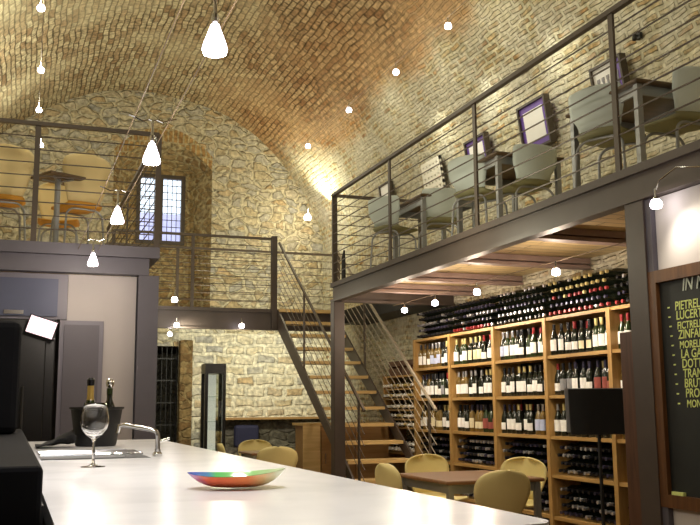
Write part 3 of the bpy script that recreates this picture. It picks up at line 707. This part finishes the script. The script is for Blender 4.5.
# bottle meshes
def bprof(kind):
    if kind == 'bordeaux': return [(0, 0), (.034, 0), (.037, .006), (.0375, .19), (.030, .215), (.016, .235), (.0145, .25), (.0145, .298), (.016, .299), (.016, .306), (0, .306)]
    return [(0, 0), (.037, 0), (.0405, .006), (.041, .15), (.034, .19), (.020, .228), (.015, .25), (.0145, .296), (.016, .297), (.016, .304), (0, .304)]
BK = {}
for bk in ('bordeaux', 'burgundy'):
    for gm in ('bottle', 'bottle_g', 'bottle_a'):
        BK[bk, gm] = MB().lathe(bprof(bk), 14).mesh('wine_bottle', M[gm], smooth=True)
CAPM = {k: MB().lathe([(.0152, .240), (.0158, .243), (.0158, .297), (.0172, .298), (.0172, .3075), (0, .3078)], 12).mesh('capsule', M['cap_'+k], smooth=True) for k in ('red', 'black', 'silver', 'gold', 'blue')}
def labmesh(r, h0, h1, m):
    P = [[(-r*math.cos(a), r*math.sin(a), z) for a in [-1.35+2.7*j/10 for j in range(11)]] for z in (h0, h1)]
    return MB().grid(P).mesh('paper_label', m, smooth=True)
LABM = {(bk, k, s): labmesh(.0385 if bk == 'bordeaux' else .042, *hz, M['lab_'+k]) for bk in ('bordeaux', 'burgundy') for k in ('white', 'cream', 'red', 'blue', 'grey')
        for s, hz in (('tall', (.045, .155)), ('low', (.04, .115)))}
GLASSW = {'bottle': 'dark', 'bottle_g': 'green', 'bottle_a': 'amber'}
ORD = ['first', 'second', 'third', 'fourth', 'fifth', 'sixth', 'seventh', 'eighth', 'ninth', 'tenth', 'eleventh', 'twelfth', 'thirteenth', 'fourteenth']
GB = 'wine bottles on the pine shelves'
BAYW = ['bay behind steel column', 'bay behind black stand', 'second full bay', 'third full bay', 'bay nearest stairs']
TIERW = ['top standing row', 'middle standing row', 'lowest standing row']
rb = random.Random(11)
n_ind = 0
def pick(seq): return rb.choice(seq)
for tier, z in ((0, BZ[1]), (1, BZ[2]), (2, BZ[3])):
    for bay in range(5):
        y0, y1 = PY[bay]+.028, PY[bay+1]-.028
        n = 9
        gmain = pick(['bottle', 'bottle', 'bottle_g']); labmain = pick(['white', 'white', 'cream']); capmain = pick(['black', 'black', 'silver', 'red'])
        for i in range(n):
            if bay == 0 and i < 5: continue     # hidden behind the steel column
            y = y0 + (y1-y0)*(i+.5)/n + rb.uniform(-.008, .008); x = SX0 + .065 + rb.uniform(-.012, .02)
            if i % 3 == 0 or rb.random() < .2: gmain = pick(['bottle', 'bottle', 'bottle', 'bottle', 'bottle_g', 'bottle_g', 'bottle_a']); labmain = pick(['white']*11+['cream', 'cream', 'red', 'blue', 'grey']); capmain = pick(['red', 'black', 'silver', 'gold', 'black', 'black', 'blue'])
            bk = pick(['bordeaux', 'bordeaux', 'burgundy']); s = pick(['tall', 'low', 'tall'])
            b = obj_from(BK[bk, gmain], 'wine_bottle', None, (x, y, z+.001), (0, 0, rb.uniform(-.25, .25)))
            k = n-1-i
            tag(b, '%s bottle, %s label, %s from left, %s, %s' % (GLASSW[gmain], labmain, ORD[k], TIERW[tier], BAYW[bay]), 'wine bottle', GB)
            obj_from(CAPM[capmain], 'capsule', b); obj_from(LABM[bk, labmain, s], 'paper_label', b); n_ind += 1
        # second rank, seen between the necks of the first
        for i in range(n-1):
            if bay == 0 or i % 2: continue
            y = y0 + (y1-y0)*(i+1.0)/n; gm = pick(['bottle', 'bottle', 'bottle_g']); cp = pick(['red', 'black', 'silver', 'gold']); bk = 'bordeaux'
            b = obj_from(BK[bk, gm], 'wine_bottle', None, (SX0+.18, y, z+.001), (0, 0, 0))
            tag(b, '%s bottle in the rear rank, %s there from left, %s, %s' % (GLASSW[gm], ORD[(n-1-i)//2], TIERW[tier].replace(' standing', ''), BAYW[bay]), 'wine bottle', GB)
            obj_from(CAPM[cp], 'capsule', b); obj_from(LABM[bk, 'white', 'tall'], 'paper_label', b); n_ind += 1
# lying bottles, necks to the room
LY_ = {}
lprof = [(0, -.30), (.036, -.295), (.0375, -.12), (.030, -.085), (.016, -.065), (.0150, -.026), (.0165, -.025), (.0165, -.001), (0, .0)]
lmi = [0, 0, 0, 0, 0, 1, 1, 1]
for k in ('red', 'black', 'silver', 'gold', 'blue'):
    LY_[k] = MB().lathe(lprof, 12, (0, 0, 0), '-X', lmi).mesh('lying_bottle', [M['bottle'], M['cap_'+k]], smooth=True)
CW = {'red': 'red', 'black': 'black', 'silver': 'silver', 'gold': 'straw coloured', 'blue': 'dark blue'}
M['rackneck'] = plain('white neck label', (.90, .89, .84), .5, 0, .05)
rest = MB()
def rack_add(x, y, z, m):
    rest.lathe([(.036, -.30), (.0375, -.16), (.0375, -.13), (.019, -.10), (.018, -.002), (0, 0)], 8, (x, y, z), '-X', [0, 0, m, m, m])
kinds = ['red', 'black', 'silver', 'gold', 'blue']
def rest_add(x, y, z, k):
    i0 = len(rest.bm.faces)
    m2 = [0 if m == 0 else 1+kinds.index(k) for m in lmi]
    rest.lathe([lprof[i] for i in (1, 2, 4, 6, 7, 8)], 8, (x, y, z), '-X', [m2[1], m2[3], m2[5], m2[7], m2[7]])
STK = ['bottom row', 'second row', 'third row', 'fourth row', 'fifth row']
def stack(bay, z0, rows, place, budget, rowcaps, pitch=.086):
    global n_ind
    y0, y1 = PY[bay]+.04, PY[bay+1]-.04
    if place == 'top' : y0, y1 = PY[bay], PY[bay+1]
    for r in range(rows):
        n = int((y1-y0)/pitch); off = (pitch/2 if r % 2 else 0)
        for i in range(n - (1 if r % 2 else 0)):
            y = y0 + pitch*.5 + off + pitch*i + (y1-y0-n*pitch)/2; z = z0 + .0385 + r*.0745; x = SX0 + .02 + rb.uniform(0, .02)
            if place == 'top' and r >= rows-1 and rb.random() < .25: continue
            k = pick(['black', 'black', 'silver', 'cap']) if place == 'low' else rowcaps[r] if rb.random() < .8 else pick(['black', 'silver', 'black', 'blue'] if bay != 1 or place != 'top' else kinds)  # low stacks: silver caps stand in for glints on the necks
            if k == 'cap': k = 'blue'
            if place == 'top' and n_ind < 300 and budget:
                if bay == 0 and y < 6.45: continue
                b = obj_from(LY_[k], 'wine_bottle', None, (x, y, z))
                tag(b, 'lying bottle, %s cap, %s from left, %s atop %s' % (CW[k], ORD[n-1-i] if n-1-i < 14 else 'last', STK[r], BAYW[bay]), 'wine bottle', GB); n_ind += 1
            else: rest_add(x, y, z, k)
top_caps = [['red', 'blue', 'black', 'gold', 'black'], ['red', 'blue', 'red', 'gold', 'gold'], ['black', 'silver', 'blue', 'black', 'silver'], ['red', 'black', 'silver', 'blue', 'black'], ['black', 'blue', 'silver', 'black', 'black']]
for bay in (1, 0, 2, 3, 4): stack(bay, BZ[0], 5 if bay != 0 else 4, 'top', True, top_caps[bay])
for bay in range(5):
    for tz in (BZ[4], BZ[5]):
        stack(bay, tz, 4 if tz == BZ[4] else 4, 'low', False, [pick(['black', 'silver', 'silver']) for _ in range(5)])
for z in RZ[:5]:
    y0, y1 = PY[5]+.06, PY[6]-.06
    for i in range(9): rack_add(SX0-.04, y0+(y1-y0)*i/8, z+.039, pick([6, 6, 6, 4]))
for i in range(9): [rack_add(SX0-.03, PY[5]+.08+(PY[6]-PY[5]-.16)*i/8, RZ[5]+.039+.08*q, 6) for q in range(2)]
ro = rest.build('wine_bottles_lying', [M['bottle']]+[M['cap_'+k] for k in kinds]+[M['rackneck']], smooth=True)
tag(ro, 'remaining dark wine bottles lying in tight stacks on the pine shelves', 'wine bottle', GB, 'stuff')
# dark crates on top of the rack bay
for k in range(2):
    y = PY[5]+.08+.46*k
    cr = thing('bottle_crate', 'dark slatted crate on the low rack bay, %s' % ['nearer the tall shelves', 'nearer the stairs'][k], 'crate', (5.16, y+.21, 1.722), 0, 'dark crates on the rack')
    mb = MB(); mb.box(-.14, .14, -.2, .2, 0, .02).box(-.14, -.125, -.2, .2, .02, .10).box(-.14, -.125, -.2, .2, .13, .20).box(.125, .14, -.2, .2, .02, .2).box(-.124, .124, -.2, -.185, .02, .2).box(-.124, .124, .185, .2, .02, .2)
    mb.build('crate_body', M['darkwood'], cr)

# ------------------------------------------------------------------ chalkboard
cbd = thing('chalkboard', 'large wood framed chalkboard with yellow handwritten wine list', 'chalkboard', (3.733, 4.66, .70))
CWD, CH, fw_ = 1.30, 1.42, .075
# local: x out of wall is -x ; runs along -y
mb = MB(); mb.box(-.012, -.001, -CWD+fw_, -fw_, fw_, CH-fw_); bd = mb.build('slate_panel', M['slate'], cbd)
mb = MB(); mb.box(-.04, -.001, -CWD, 0, 0, fw_).box(-.04, -.001, -CWD, 0, CH-fw_, CH).box(-.04, -.001, -CWD, -CWD+fw_, fw_, CH-fw_).box(-.04, -.001, -fw_, 0, fw_, CH-fw_)
mb.build('frame', M['frame'], cbd)
RM = Matrix(((0, 0, -1), (-1, 0, 0), (0, 1, 0)))
def text(body, y, z, size, mat, name, shear=.12, w=1.0):
    c = bpy.data.curves.new(name, 'FONT'); c.body = body; c.size = size; c.extrude = .0008; c.shear = shear; c.offset = .0008; c.resolution_u = 3
    t = bpy.data.objects.new(name, c); COL.objects.link(t); bpy.context.view_layer.update()
    me = bpy.data.meshes.new_from_object(t.evaluated_get(bpy.context.evaluated_depsgraph_get())); bpy.data.objects.remove(t); bpy.data.curves.remove(c)
    me.materials.clear(); me.materials.append(mat)
    o = obj_from(me, name, cbd, (-.0135, y, z), RM.to_euler()); o.scale = (w, 1, 1)
    return o
LINES = ['PIETREL', 'LUCERTOLA', 'FICTRELLO', 'ZINFANDEL', 'MORELLINO', 'LA GAUNA', 'DOTT SCO', 'TRAMIN', 'BRUT M', 'PROSECCO', 'MONTERE']
text('IN M', -.275, 1.272, .115, M['chalkw'], 'heading_lettering', .25, .8)
for k, l in enumerate(LINES):
    text('-', -.135-.004*k, 1.168-.0575*k, .075, M['chalky'], 'list_dash', .1, 1)
    text(l, -.205-.005*k, 1.163-.0575*k, .074 if k in (0, 1, 3, 5, 6, 7, 8, 9) else .062, M['chalky'], 'list_lettering', .08, .84)
mb = MB(); mb.box(-.034, -.0125, -.20, -.10, fw_+.001, fw_+.02); mb.build('chalk_stick', M['chalky'], cbd)

# brown plank beside the column and black stand
mb = MB(); mb.box(3.88, 3.92, 5.06, 5.22, 0, 1.79); tag(mb.build('leaning_board', M['darkwood'], bevel=.004), 'dark brown upright board beside the steel column', 'board')
sd = thing('display_stand', 'black flat panel on a thin black pole in front of the shelves', 'stand', (4.235, 6.0, 0), -.36)
mb = MB(); mb.box(-.225, .22, -.012, .012, 1.08, 1.425, (-.12, 0, 0), (0, 0, 1.26)); mb.build('panel', M['blackmat'], sd)
mb = MB(); mb.box(-.25, .245, .014, .020, 1.10, 1.435, (-.12, 0, 0), (0, 0, 1.26)); mb.build('sheet', M['lab_grey'], sd)
mb = MB(); mb.tube([(0, .03, .02), (0, .03, 1.2)], .014, 10); mb.build('pole', M['blackmat'], sd)
mb = MB(); mb.lathe([(0, 0), (.18, 0), (.18, .012), (.03, .03), (0, .03)], 24, (0, .03, 0)); mb.build('base', M['blackmat'], sd)

# ------------------------------------------------------------------ bar counter
CX0, CX1, CY0, CY1, CZ, CT = .085, .94, 1.46, 6.30, 1.10, .045
ct = thing('bar_counter', 'long white marble topped bar counter', 'counter', (0, 0, 0))
mb = MB(); HX0, HX1, HY0, HY1 = .125, .57, 4.0, 4.97
rc = .06
poly = [(CX0, CY0), (CX1-rc, CY0)] + [(CX1-rc+rc*math.sin(a), CY0+rc-rc*math.cos(a)) for a in [PI/2*k/6 for k in range(1, 6)]] + [(CX1, CY0+rc), (CX1, HY0), (CX0, HY0)]
mb.prism([(x, y, CZ-CT) for x, y in poly], (0, 0, CT))
mb.box(CX0, HX0, HY0, HY1, CZ-CT, CZ).box(HX1, CX1, HY0, HY1, CZ-CT, CZ).box(CX0, CX1, HY1, CY1, CZ-CT, CZ)
mb.build('worktop', M['marble'], ct)
mb = MB(); mb.box(CX0+.05, CX1-.14, CY0+.14, HY0-.05, 0, CZ-CT-.001).box(CX0+.05, CX1-.14, HY1+.05, CY1-.04, 0, CZ-CT-.001).box(HX1+.03, CX1-.14, HY0-.05, HY1+.05, 0, CZ-CT-.001); mb.build('front_panel', M['darkwood'], ct)
mb = MB(); z0 = CZ-.26
mb.box(HX0, HX1, HY0, HY1, z0, z0+.008).box(HX0-.008, HX0, HY0, HY1, z0, CZ-CT-.001).box(HX1, HX1+.008, HY0, HY1, z0, CZ-CT-.001).box(HX0, HX1, HY0-.008, HY0, z0, CZ-CT-.001).box(HX0, HX1, HY1, HY1+.008, z0, CZ-CT-.001)
mb.build('sink_basin', M['tube'], ct)
# faucet
fa = thing('faucet', 'chrome swan neck faucet at the end of the counter sink', 'faucet', (.61, 4.10, CZ))
mb = MB(); mb.lathe([(0, 0), (.022, 0), (.022, .012), (.013, .02), (.013, .03), (0, .03)], 16); mb.build('base', M['chrome'], fa, smooth=True)
mb = MB(); mb.tube([(0, 0, .02), (0, 0, .085), (-.008, .0, .105), (-.03, .01, .115), (-.14, .05, .135), (-.16, .055, .13), (-.165, .055, .10)], .0105, 10); mb.build('spout', M['chrome'], fa, smooth=True)
mb = MB(); mb.tube([(.0, 0, .06), (.05, .0, .075)], .006, 8); mb.build('lever', M['chrome'], fa)
# draining rack in the sink mouth
rk = thing('draining_rack', 'small chrome wire rack lying across the counter sink', 'rack', (.40, 4.35, CZ+.002))
mb = MB()
for k in range(7): mb.tube([(-.27+.0, -.1+.05*k, .006), (.165, -.1+.05*k, .006)], .004, 6)
mb.build('wires', M['chrome'], rk)
mb = MB(); mb.tube([(-.27, -.105, .006), (.165, -.105, .006), (.165, .205, .006), (-.27, .205, .006), (-.27, -.105, .006)], .005, 6); mb.build('rim_wire', M['chrome'], rk)
# ice bucket
ib = thing('ice_bucket', 'black ice bucket on the marble counter behind the sink', 'bucket', (.455, 5.36, CZ))
mb = MB(); mb.lathe([(0, 0), (.105, 0), (.112, .01), (.14, .20), (.15, .205), (.15, .215), (.135, .215), (.13, .20), (.10, .02), (0, .02)], 28); mb.build('bucket_body', M['blackmat'], ib, smooth=True)
bo = thing('champagne_bottle', 'gold necked bottle with black top standing in the ice bucket', 'bottle', (.415, 5.33, CZ+.022))
mb = MB(); mb.lathe([(0, 0), (.043, 0), (.044, .15), (.03, .2), (.018, .24), (.016, .255), (0, .255)], 16); mb.build('glass_body', M['bottle_g'], bo, smooth=True)
mb = MB(); mb.lathe([(.022, .22), (.0185, .25), (.018, .31), (0, .31)], 14); mb.build('foil', M['foil_gold'], bo, smooth=True)
mb = MB(); mb.lathe([(0, .311), (.019, .311), (.021, .325), (.021, .345), (.012, .355), (0, .355)], 14); mb.build('stopper', M['black'], bo, smooth=True)
bo = thing('wine_bottle', 'green necked bottle with shiny metal stopper in the ice bucket', 'wine bottle', (.525, 5.39, CZ+.022))
mb = MB(); mb.lathe([(0, 0), (.036, 0), (.037, .18), (.016, .235), (.0155, .29), (0, .29)], 16); mb.build('glass_body', M['bottle'], bo, smooth=True)
mb = MB(); mb.lathe([(.0175, .262), (.0175, .298), (0, .298)], 14); mb.build('foil', M['bottle_g'], bo, smooth=True)
mb = MB(); mb.lathe([(0, .299), (.012, .299), (.022, .315), (.024, .33), (.018, .348), (0, .355)], 14); mb.build('stopper', M['chrome'], bo, smooth=True)
# cloth
P = []
for i in range(15):
    row = []
    for j in range(9):
        u, v = i/14, j/8; x = .135+.20*u; y = 5.12+.30*v
        row.append((x, y, CZ+.006+.085*u**1.5*(.6+.4*math.sin(6*v+3*u))+.008*math.sin(9*u+5*v)**2))
    P.append(row)
tag(MB().grid(P).build('bar_cloth', M['cloth'], smooth='all', solid=.006), 'crumpled black cloth lying beside the ice bucket', 'cloth')
# wine glass
wg = thing('wine_glass', 'empty balloon wine glass standing on the white marble counter', 'glass', (.288, 3.47, CZ+.0005))
prof_o = [(0, 0), (.043, 0), (.043, .002), (.02, .005), (.006, .012), (.0045, .03), (.0045, .085), (.008, .098), (.028, .112), (.045, .135), (.0515, .158), (.050, .18), (.043, .21), (.038, .228)]
prof_i = [(.0368, .228), (.042, .208), (.0488, .18), (.0502, .158), (.0438, .136), (.027, .1145), (.008, .103), (0, .1015)]
mb = MB(); mb.lathe([p for p in prof_o if p[1] <= .0121], 32); mb.build('foot', M['glass'], wg, smooth='all')
mb = MB(); mb.lathe([(0, .012), (.006, .012), (.0045, .03), (.0045, .085), (.008, .098), (.028, .112), (.045, .135), (.0515, .158), (.050, .18), (.043, .21), (.038, .228)]+prof_i, 32); mb.build('bowl', M['glass'], wg, smooth='all')
# painted dish
ds = thing('boat_dish', 'boat shaped dish painted blue, green and red on the counter', 'dish', (.563, 2.40, CZ+.001), -.28)
def dish(off, flip):
    P = []
    for i in range(29):
        u = -1+i/14; w = .092*max(0, 1-abs(u)**2.4)**.7+.0012; zr = .034+.010*u*u+.004*u+off*.3; row = []
        zb = off+.001+(zr-off-.001)*abs(u)**3.2
        for j in range(13):
            v = -1+j/6; row.append((.128*u, w*v*(1-off*3), zb+(zr-zb)*abs(v)**2.4))
        P.append(row)
    return MB().grid(P)
dish(0, 0).build('outer_shell', M['dish_out'], ds, smooth='all')
dish(.0035, 1).build('inner_bowl', M['dish_in'], ds, smooth='all')

# ------------------------------------------------------------------ back area: display case, cabinet, ledge, cellar
dc = thing('display_case', 'tall narrow black framed glass display case before the stone wall', 'display case', (2.72, 13.1, 0), .0)
w = .15
mb = MB(); mb.box(-w, w, -w, w, 0, .25); mb.build('base', M['black'], dc)
mb = MB(); mb.box(-w, w, -w, w, 1.78, 1.92); mb.build('canopy', M['black'], dc)
for sx in (-1, 1):
    for sy in (-1, 1):
        mb = MB(); mb.box(sx*w-.045*(sx > 0), sx*w+.045*(sx < 0), sy*w-.045*(sy > 0), sy*w+.045*(sy < 0), .251, 1.779); mb.build('corner_post', M['black'], dc)
for z in (.7, 1.1, 1.45):
    mb = MB(); mb.box(-w+.05, w-.05, -w+.05, w-.05, z, z+.01); mb.build('glass_shelf', M['cabglass'], dc)
mb = MB(); mb.box(-w+.046, w-.046, -w+.01, -w+.016, .251, 1.779); mb.build('front_pane', M['cabglass'], dc)
mb = MB(); mb.box(-.06, .06, .10, .105, .26, 1.77); mb.build('reflection_glow', M['display'], dc)  # emissive strip stands in for the white reflection in the case
oc = thing('oak_cabinet', 'light oak cabinet standing behind the foot of the stairs', 'cabinet', (4.38, 12.15, 0))
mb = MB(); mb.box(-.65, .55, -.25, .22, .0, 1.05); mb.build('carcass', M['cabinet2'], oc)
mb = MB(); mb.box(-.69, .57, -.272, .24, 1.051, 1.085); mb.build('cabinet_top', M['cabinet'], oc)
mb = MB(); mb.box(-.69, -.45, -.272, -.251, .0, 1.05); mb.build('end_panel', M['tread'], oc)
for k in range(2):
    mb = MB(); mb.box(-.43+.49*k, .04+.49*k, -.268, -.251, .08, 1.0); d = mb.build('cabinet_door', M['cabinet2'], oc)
    mb = MB(); mb.tube([(-.38+.49*k, -.285, .55), (-.38+.49*k, -.285, .68)], .008); mb.build('handle', M['chrome'], d)
mb = MB(); mb.box(3.10, XR-.01, 15.55, 15.99, 1.09, 1.125); tag(mb.build('stone_ledge', M['ledge']), 'long wooden ledge board along the foot of the stone wall', 'ledge')
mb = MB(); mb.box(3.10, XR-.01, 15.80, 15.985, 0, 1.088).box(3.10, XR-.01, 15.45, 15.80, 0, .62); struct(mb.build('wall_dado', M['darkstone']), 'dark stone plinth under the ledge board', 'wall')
mb = MB(); mb.box(3.62, 4.05, 15.58, 15.72, .622, 1.0); tag(mb.build('navy_cushion', M['navy'], bevel=.05), 'dark navy cushion standing on the stone bench under the ledge', 'cushion')
# cellar grille and dim bottles
gr = thing('iron_grille', 'black iron grille in the dark doorway', 'grille', (2.515, 16.10, 0))
mb = MB()
for k in range(5): x = -.17+.085*k; mb.tube([(x, 0, 0), (x, 0, DZ-.02)], .008, 6)
mb.build('upright_bars', M['blackmat'], gr)
mb = MB()
for k in range(6): z = .25+.38*k; mb.bar((-.18, 0, z), (.18, 0, z), .012, .02)
mb.build('cross_bars', M['blackmat'], gr)

# ------------------------------------------------------------------ lamps
def point(loc, watt, col=(1, .80, .52), r=.05):
    l = bpy.data.lights.new('lamp_or_fill_light', 'POINT'); l.energy = watt; l.color = col; l.shadow_soft_size = r
    o = bpy.data.objects.new('lamp_or_fill_light', l); COL.objects.link(o); o.location = loc; return o
def spot(loc, target, watt, ang=100, col=(1, .80, .52), r=.05, blend=.7):
    l = bpy.data.lights.new('spot_light', 'SPOT'); l.energy = watt; l.color = col; l.shadow_soft_size = r; l.spot_size = math.radians(ang); l.spot_blend = blend
    o = bpy.data.objects.new('spot_light', l); COL.objects.link(o); o.location = loc
    o.rotation_euler = (Vector(target)-Vector(loc)).to_track_quat('-Z', 'Y').to_euler(); return o
WARM = (1, .95, .73)
# pendants over the bar
PX, CZP = .612, 2.77
def cable(name, a, b, label, group, r=.003):
    mb = MB(); mb.tube([a, b], r, 6); tag(mb.build(name, M['thread']), label, 'cable', group)
for s, wd in ((-1, 'left'), (1, 'right')):
    cable('lamp_cable', (PX+s*.09, 1.6, CZP), (PX+s*.09, 13.8, CZP), '%s of the two steel cables carrying the four pendant lamps' % wd, 'pendant lamp cables')
def make_pendant():
    t = thing('pendant_lamp', '', 'lamp', (0, 0, 0), 0, 'pendant lamps over the bar')
    mb = MB(); mb.tube([(-.12, 0, .20), (-.09, 0, .192), (-.05, 0, .175), (-.02, 0, .185), (0, 0, .18), (.02, 0, .185), (.05, 0, .175), (.09, 0, .192), (.12, 0, .20)], .004, 6); mb.build('crossbar', M['chrome'], t)
    mb = MB(); mb.tube([(0, 0, .185), (0, 0, .075)], [.007, .007], 8); mb.lathe([(0, .11), (.012, .10), (.014, .085), (.012, .07), (0, .06)], 10); mb.build('stem', M['chrome'], t)
    mb = MB(); mb.lathe([(0, .062), (.014, .062), (.020, .045), (.038, -.005), (.045, -.03), (.040, -.045), (0, -.048)], 18); mb.build('lamp_shade', M['lamp'], t, smooth=True)
    return t
pl = make_pendant()
for k, (y, wd) in enumerate(((3.014, 'pendant lamp with glowing glass cone, largest and nearest the camera'), (4.558, 'pendant lamp with glowing glass cone, second in the row, before the brick niche'),
                             (6.165, 'pendant lamp with glowing glass cone, third in the row, left of the window'), (8.123, 'pendant lamp with glowing glass cone, lowest in the row, before the plaster panel'))):
    if k == 0: pl.location = (PX, y, 2.575); pl['label'] = wd
    else: dup(pl, (PX, y, 2.575), 0, wd)
    point((PX, y, 2.575-.11), 16 if k else 20, (1, .88, .74), .05)
def make_spot():
    t = thing('spot_lamp', '', 'lamp', (0, 0, 0), 0, 'spot lamps')
    mb = MB(); mb.lathe([(0, .10), (.008, .10), (.008, .05), (.014, .045), (.018, .03), (0, .03)], 10); mb.build('stem', M['chrome'], t)
    mb = MB(); mb.lathe([(0, .032), (.022, .030), (.034, .015), (.038, -.008), (.030, -.026), (0, -.034)], 16); mb.build('bulb', M['lampsmall'], t, smooth=True)
    return t
sp0 = make_spot(); used = [False]
def spotlamp(loc, label, group, arm=None, sc=1):
    if not used[0]: sp0.location = loc; sp0['label'] = label; sp0['group'] = group; used[0] = True; t = sp0
    else: t = dup(sp0, loc, 0, label, group)
    t.scale = (sc, sc, sc)
    if arm:
        mb = MB(); mb.tube([Vector(p)/sc for p in arm], .005/sc, 6); mb.build('curved_arm', M['chrome'], t, smooth=True)
    return t
# right track below the vault
RT = [(4.184, 8.282, 5.3), (4.191, 9.714, 5.3), (4.146, 11.247, 5.3), (4.143, 13.091, 5.3)]
for k, p in enumerate(RT):
    spotlamp(p, 'small glowing spot lamp under the reddish vault, %s' % ['highest, nearest the gallery tables', 'second from the top', 'third from the top', 'lowest, above the bridge'][k], 'spots on the gallery side cable')
    point((p[0], p[1], p[2]-.10), 10, WARM, .12)
cable('lamp_cable', (4.19, 4.0, 5.39), (4.14, 15.9, 5.39), 'thin steel cable carrying the spots under the reddish vault', 'track cables', .004)
LT = [(.098, 9.0, 5.2), (.149, 10.76, 5.2), (.169, 12.29, 5.2), (.245, 14.0, 5.2)]
for k, p in enumerate(LT):
    spotlamp(p, 'small glowing spot lamp above the tan chairs, %s' % ['topmost of that line', 'second from the top', 'third from the top', 'lowest, beside the railing post'][k], 'spots above the tan chairs')
    point((p[0]-.05, p[1], p[2]+.10), 26, WARM, .12)
cable('lamp_cable', (.05, 4.0, 5.29), (.22, 15.9, 5.29), 'thin steel cable carrying the spots above the tan chairs', 'track cables', .004)
for p in ((4.2, 6.6, 5.2), (4.2, 4.8, 5.2), (4.2, 2.6, 5.3)): point(p, 8, WARM, .12)  # unseen extra lights continuing the gallery side line, no fixtures
for y in (7.75, 9.1, 10.4): spot((4.7, y, 4.95), (5.35, y-.1, 4.35), 15, 150, (1, .96, .78), .1, 1)
for p in ((.1, 7.2, 5.2), (.1, 4.6, 5.2)): point(p, 26, WARM, .12)  # unseen extra lights continuing the bar side line, no fixtures
# unseen added lights, off the tracks, brightening the crown of the vault
for y in (5.5, 9.5, 13.0): point((2.05, y, 4.9), 19, (1, .96, .78), .25)
# corner spot at the springing of the vault
cs = spotlamp((4.80, 15.2, 4.63), 'bright spot lamp in the corner where vault meets end wall', 'corner spot', sc=1.7)
spot((4.95, 15.05, 4.80), (4.5, 14.6, 6.2), 70, 150, (1, .94, .68))
point((4.55, 14.5, 4.75), 26, (1, .94, .66), .15)
spot((4.9, 15.2, 4.75), (4.3, 16.0, 4.6), 22, 150, (1, .86, .6))
# under the gallery
UM = [(4.407, 6.771, 2.45), (4.415, 8.241, 2.45), (4.437, 9.283, 2.45), (4.42, 10.1, 2.45)]
for k, p in enumerate(UM):
    spotlamp(p, 'small glowing spot lamp under the gallery, %s' % ['nearest the steel column', 'second from the steel column', 'third from the steel column', 'nearest the stairs'][k], 'spots under the gallery')
    spot((p[0]+.04, p[1], p[2]-.06), (5.1, p[1]-.1, 1.3), 24, 145, (1, .92, .74))
    point((p[0], p[1], p[2]-.16), 14, (1, .80, .60))
cable('lamp_cable', (4.40, 5.0, 2.545), (4.44, 10.5, 2.545), 'thin steel cable carrying the spots under the gallery', 'track cables', .004)
# bridge lamps
spotlamp((2.17, 13.3, 2.86), 'spot lamp on a curved arm in front of the bridge railing', 'spots at the bridge', [(0, 0, .09), (.03, .1, .19), (-.04, .3, .25), (-.15, .48, .23)], 1.25)
spotlamp((2.26, 13.60, 2.52), 'spot lamp under the bridge, nearer the front of the doorway', 'spots at the bridge', None, 1.1)
spotlamp((2.24, 14.1, 2.42), 'spot lamp under the bridge, lowest, above the dark doorway', 'spots at the bridge', None, 1.0)
spotlamp((3.25, 13.62, 2.53), 'spot lamp under the bridge, alone above the display case', 'spots at the bridge', None, 1.1)
spot((3.2, 13.75, 2.38), (3.8, 16, 1.7), 115, 140, (1, .95, .72))
spot((4.5, 14.6, 2.42), (4.7, 16, 1.8), 45, 150, (1, .95, .74))
spot((2.3, 13.6, 2.40), (3.2, 16, 1.9), 50, 120, (1, .95, .74))
for x in (3.1, 4.4): spot((x, 14.5, 2.95), (x+.1, 16, 4.3), 40, 140, (1, .96, .74), .1)  # unseen uplights added on the bridge deck to brighten the end wall
point((.6, 10.6, 4.6), 12, (1, .94, .64), .2)  # added light without a fixture, brightens the tan chairs
point((2.1, 13.2, 2.60), 3, (1, .86, .62))
# chalkboard lamp
spotlamp((3.60, 4.42, 2.50), 'spot lamp on a curved arm above the chalkboard', 'chalkboard spot', [(0, 0, .08), (.01, -.03, .14), (.03, -.16, .19), (.09, -.32, .16)], .95)
spot((3.57, 4.38, 2.44), (3.74, 4.1, 1.9), 7, 150, (1, .88, .74))
point((2.9, 2.6, 2.9), 26, (1, .86, .66), .15)  # this and the lights below have no fixture of their own
point((3.0, 6.9, 2.6), 34, (1, .92, .68), .15)
point((2.6, 11.6, 2.6), 26, (1, .92, .68), .15)
for y, wt in ((1.6, 210), (3.1, 165), (4.8, 40)): spot((.3, y, 3.5), (.28, y+.5, 1.1), wt, 66, (1, .97, .95), .15, 1)  # unseen overhead lights added to whiten the marble counter
point((.6, 7.7, 2.3), 5, (1, .88, .8), .1)

# world: pale daylight, only seen through the window
w = bpy.data.worlds.new('world'); scn.world = w; w.use_nodes = True
bg = w.node_tree.nodes['Background']; bg.inputs['Color'].default_value = (.80, .90, 1, 1); bg.inputs['Strength'].default_value = 2.2
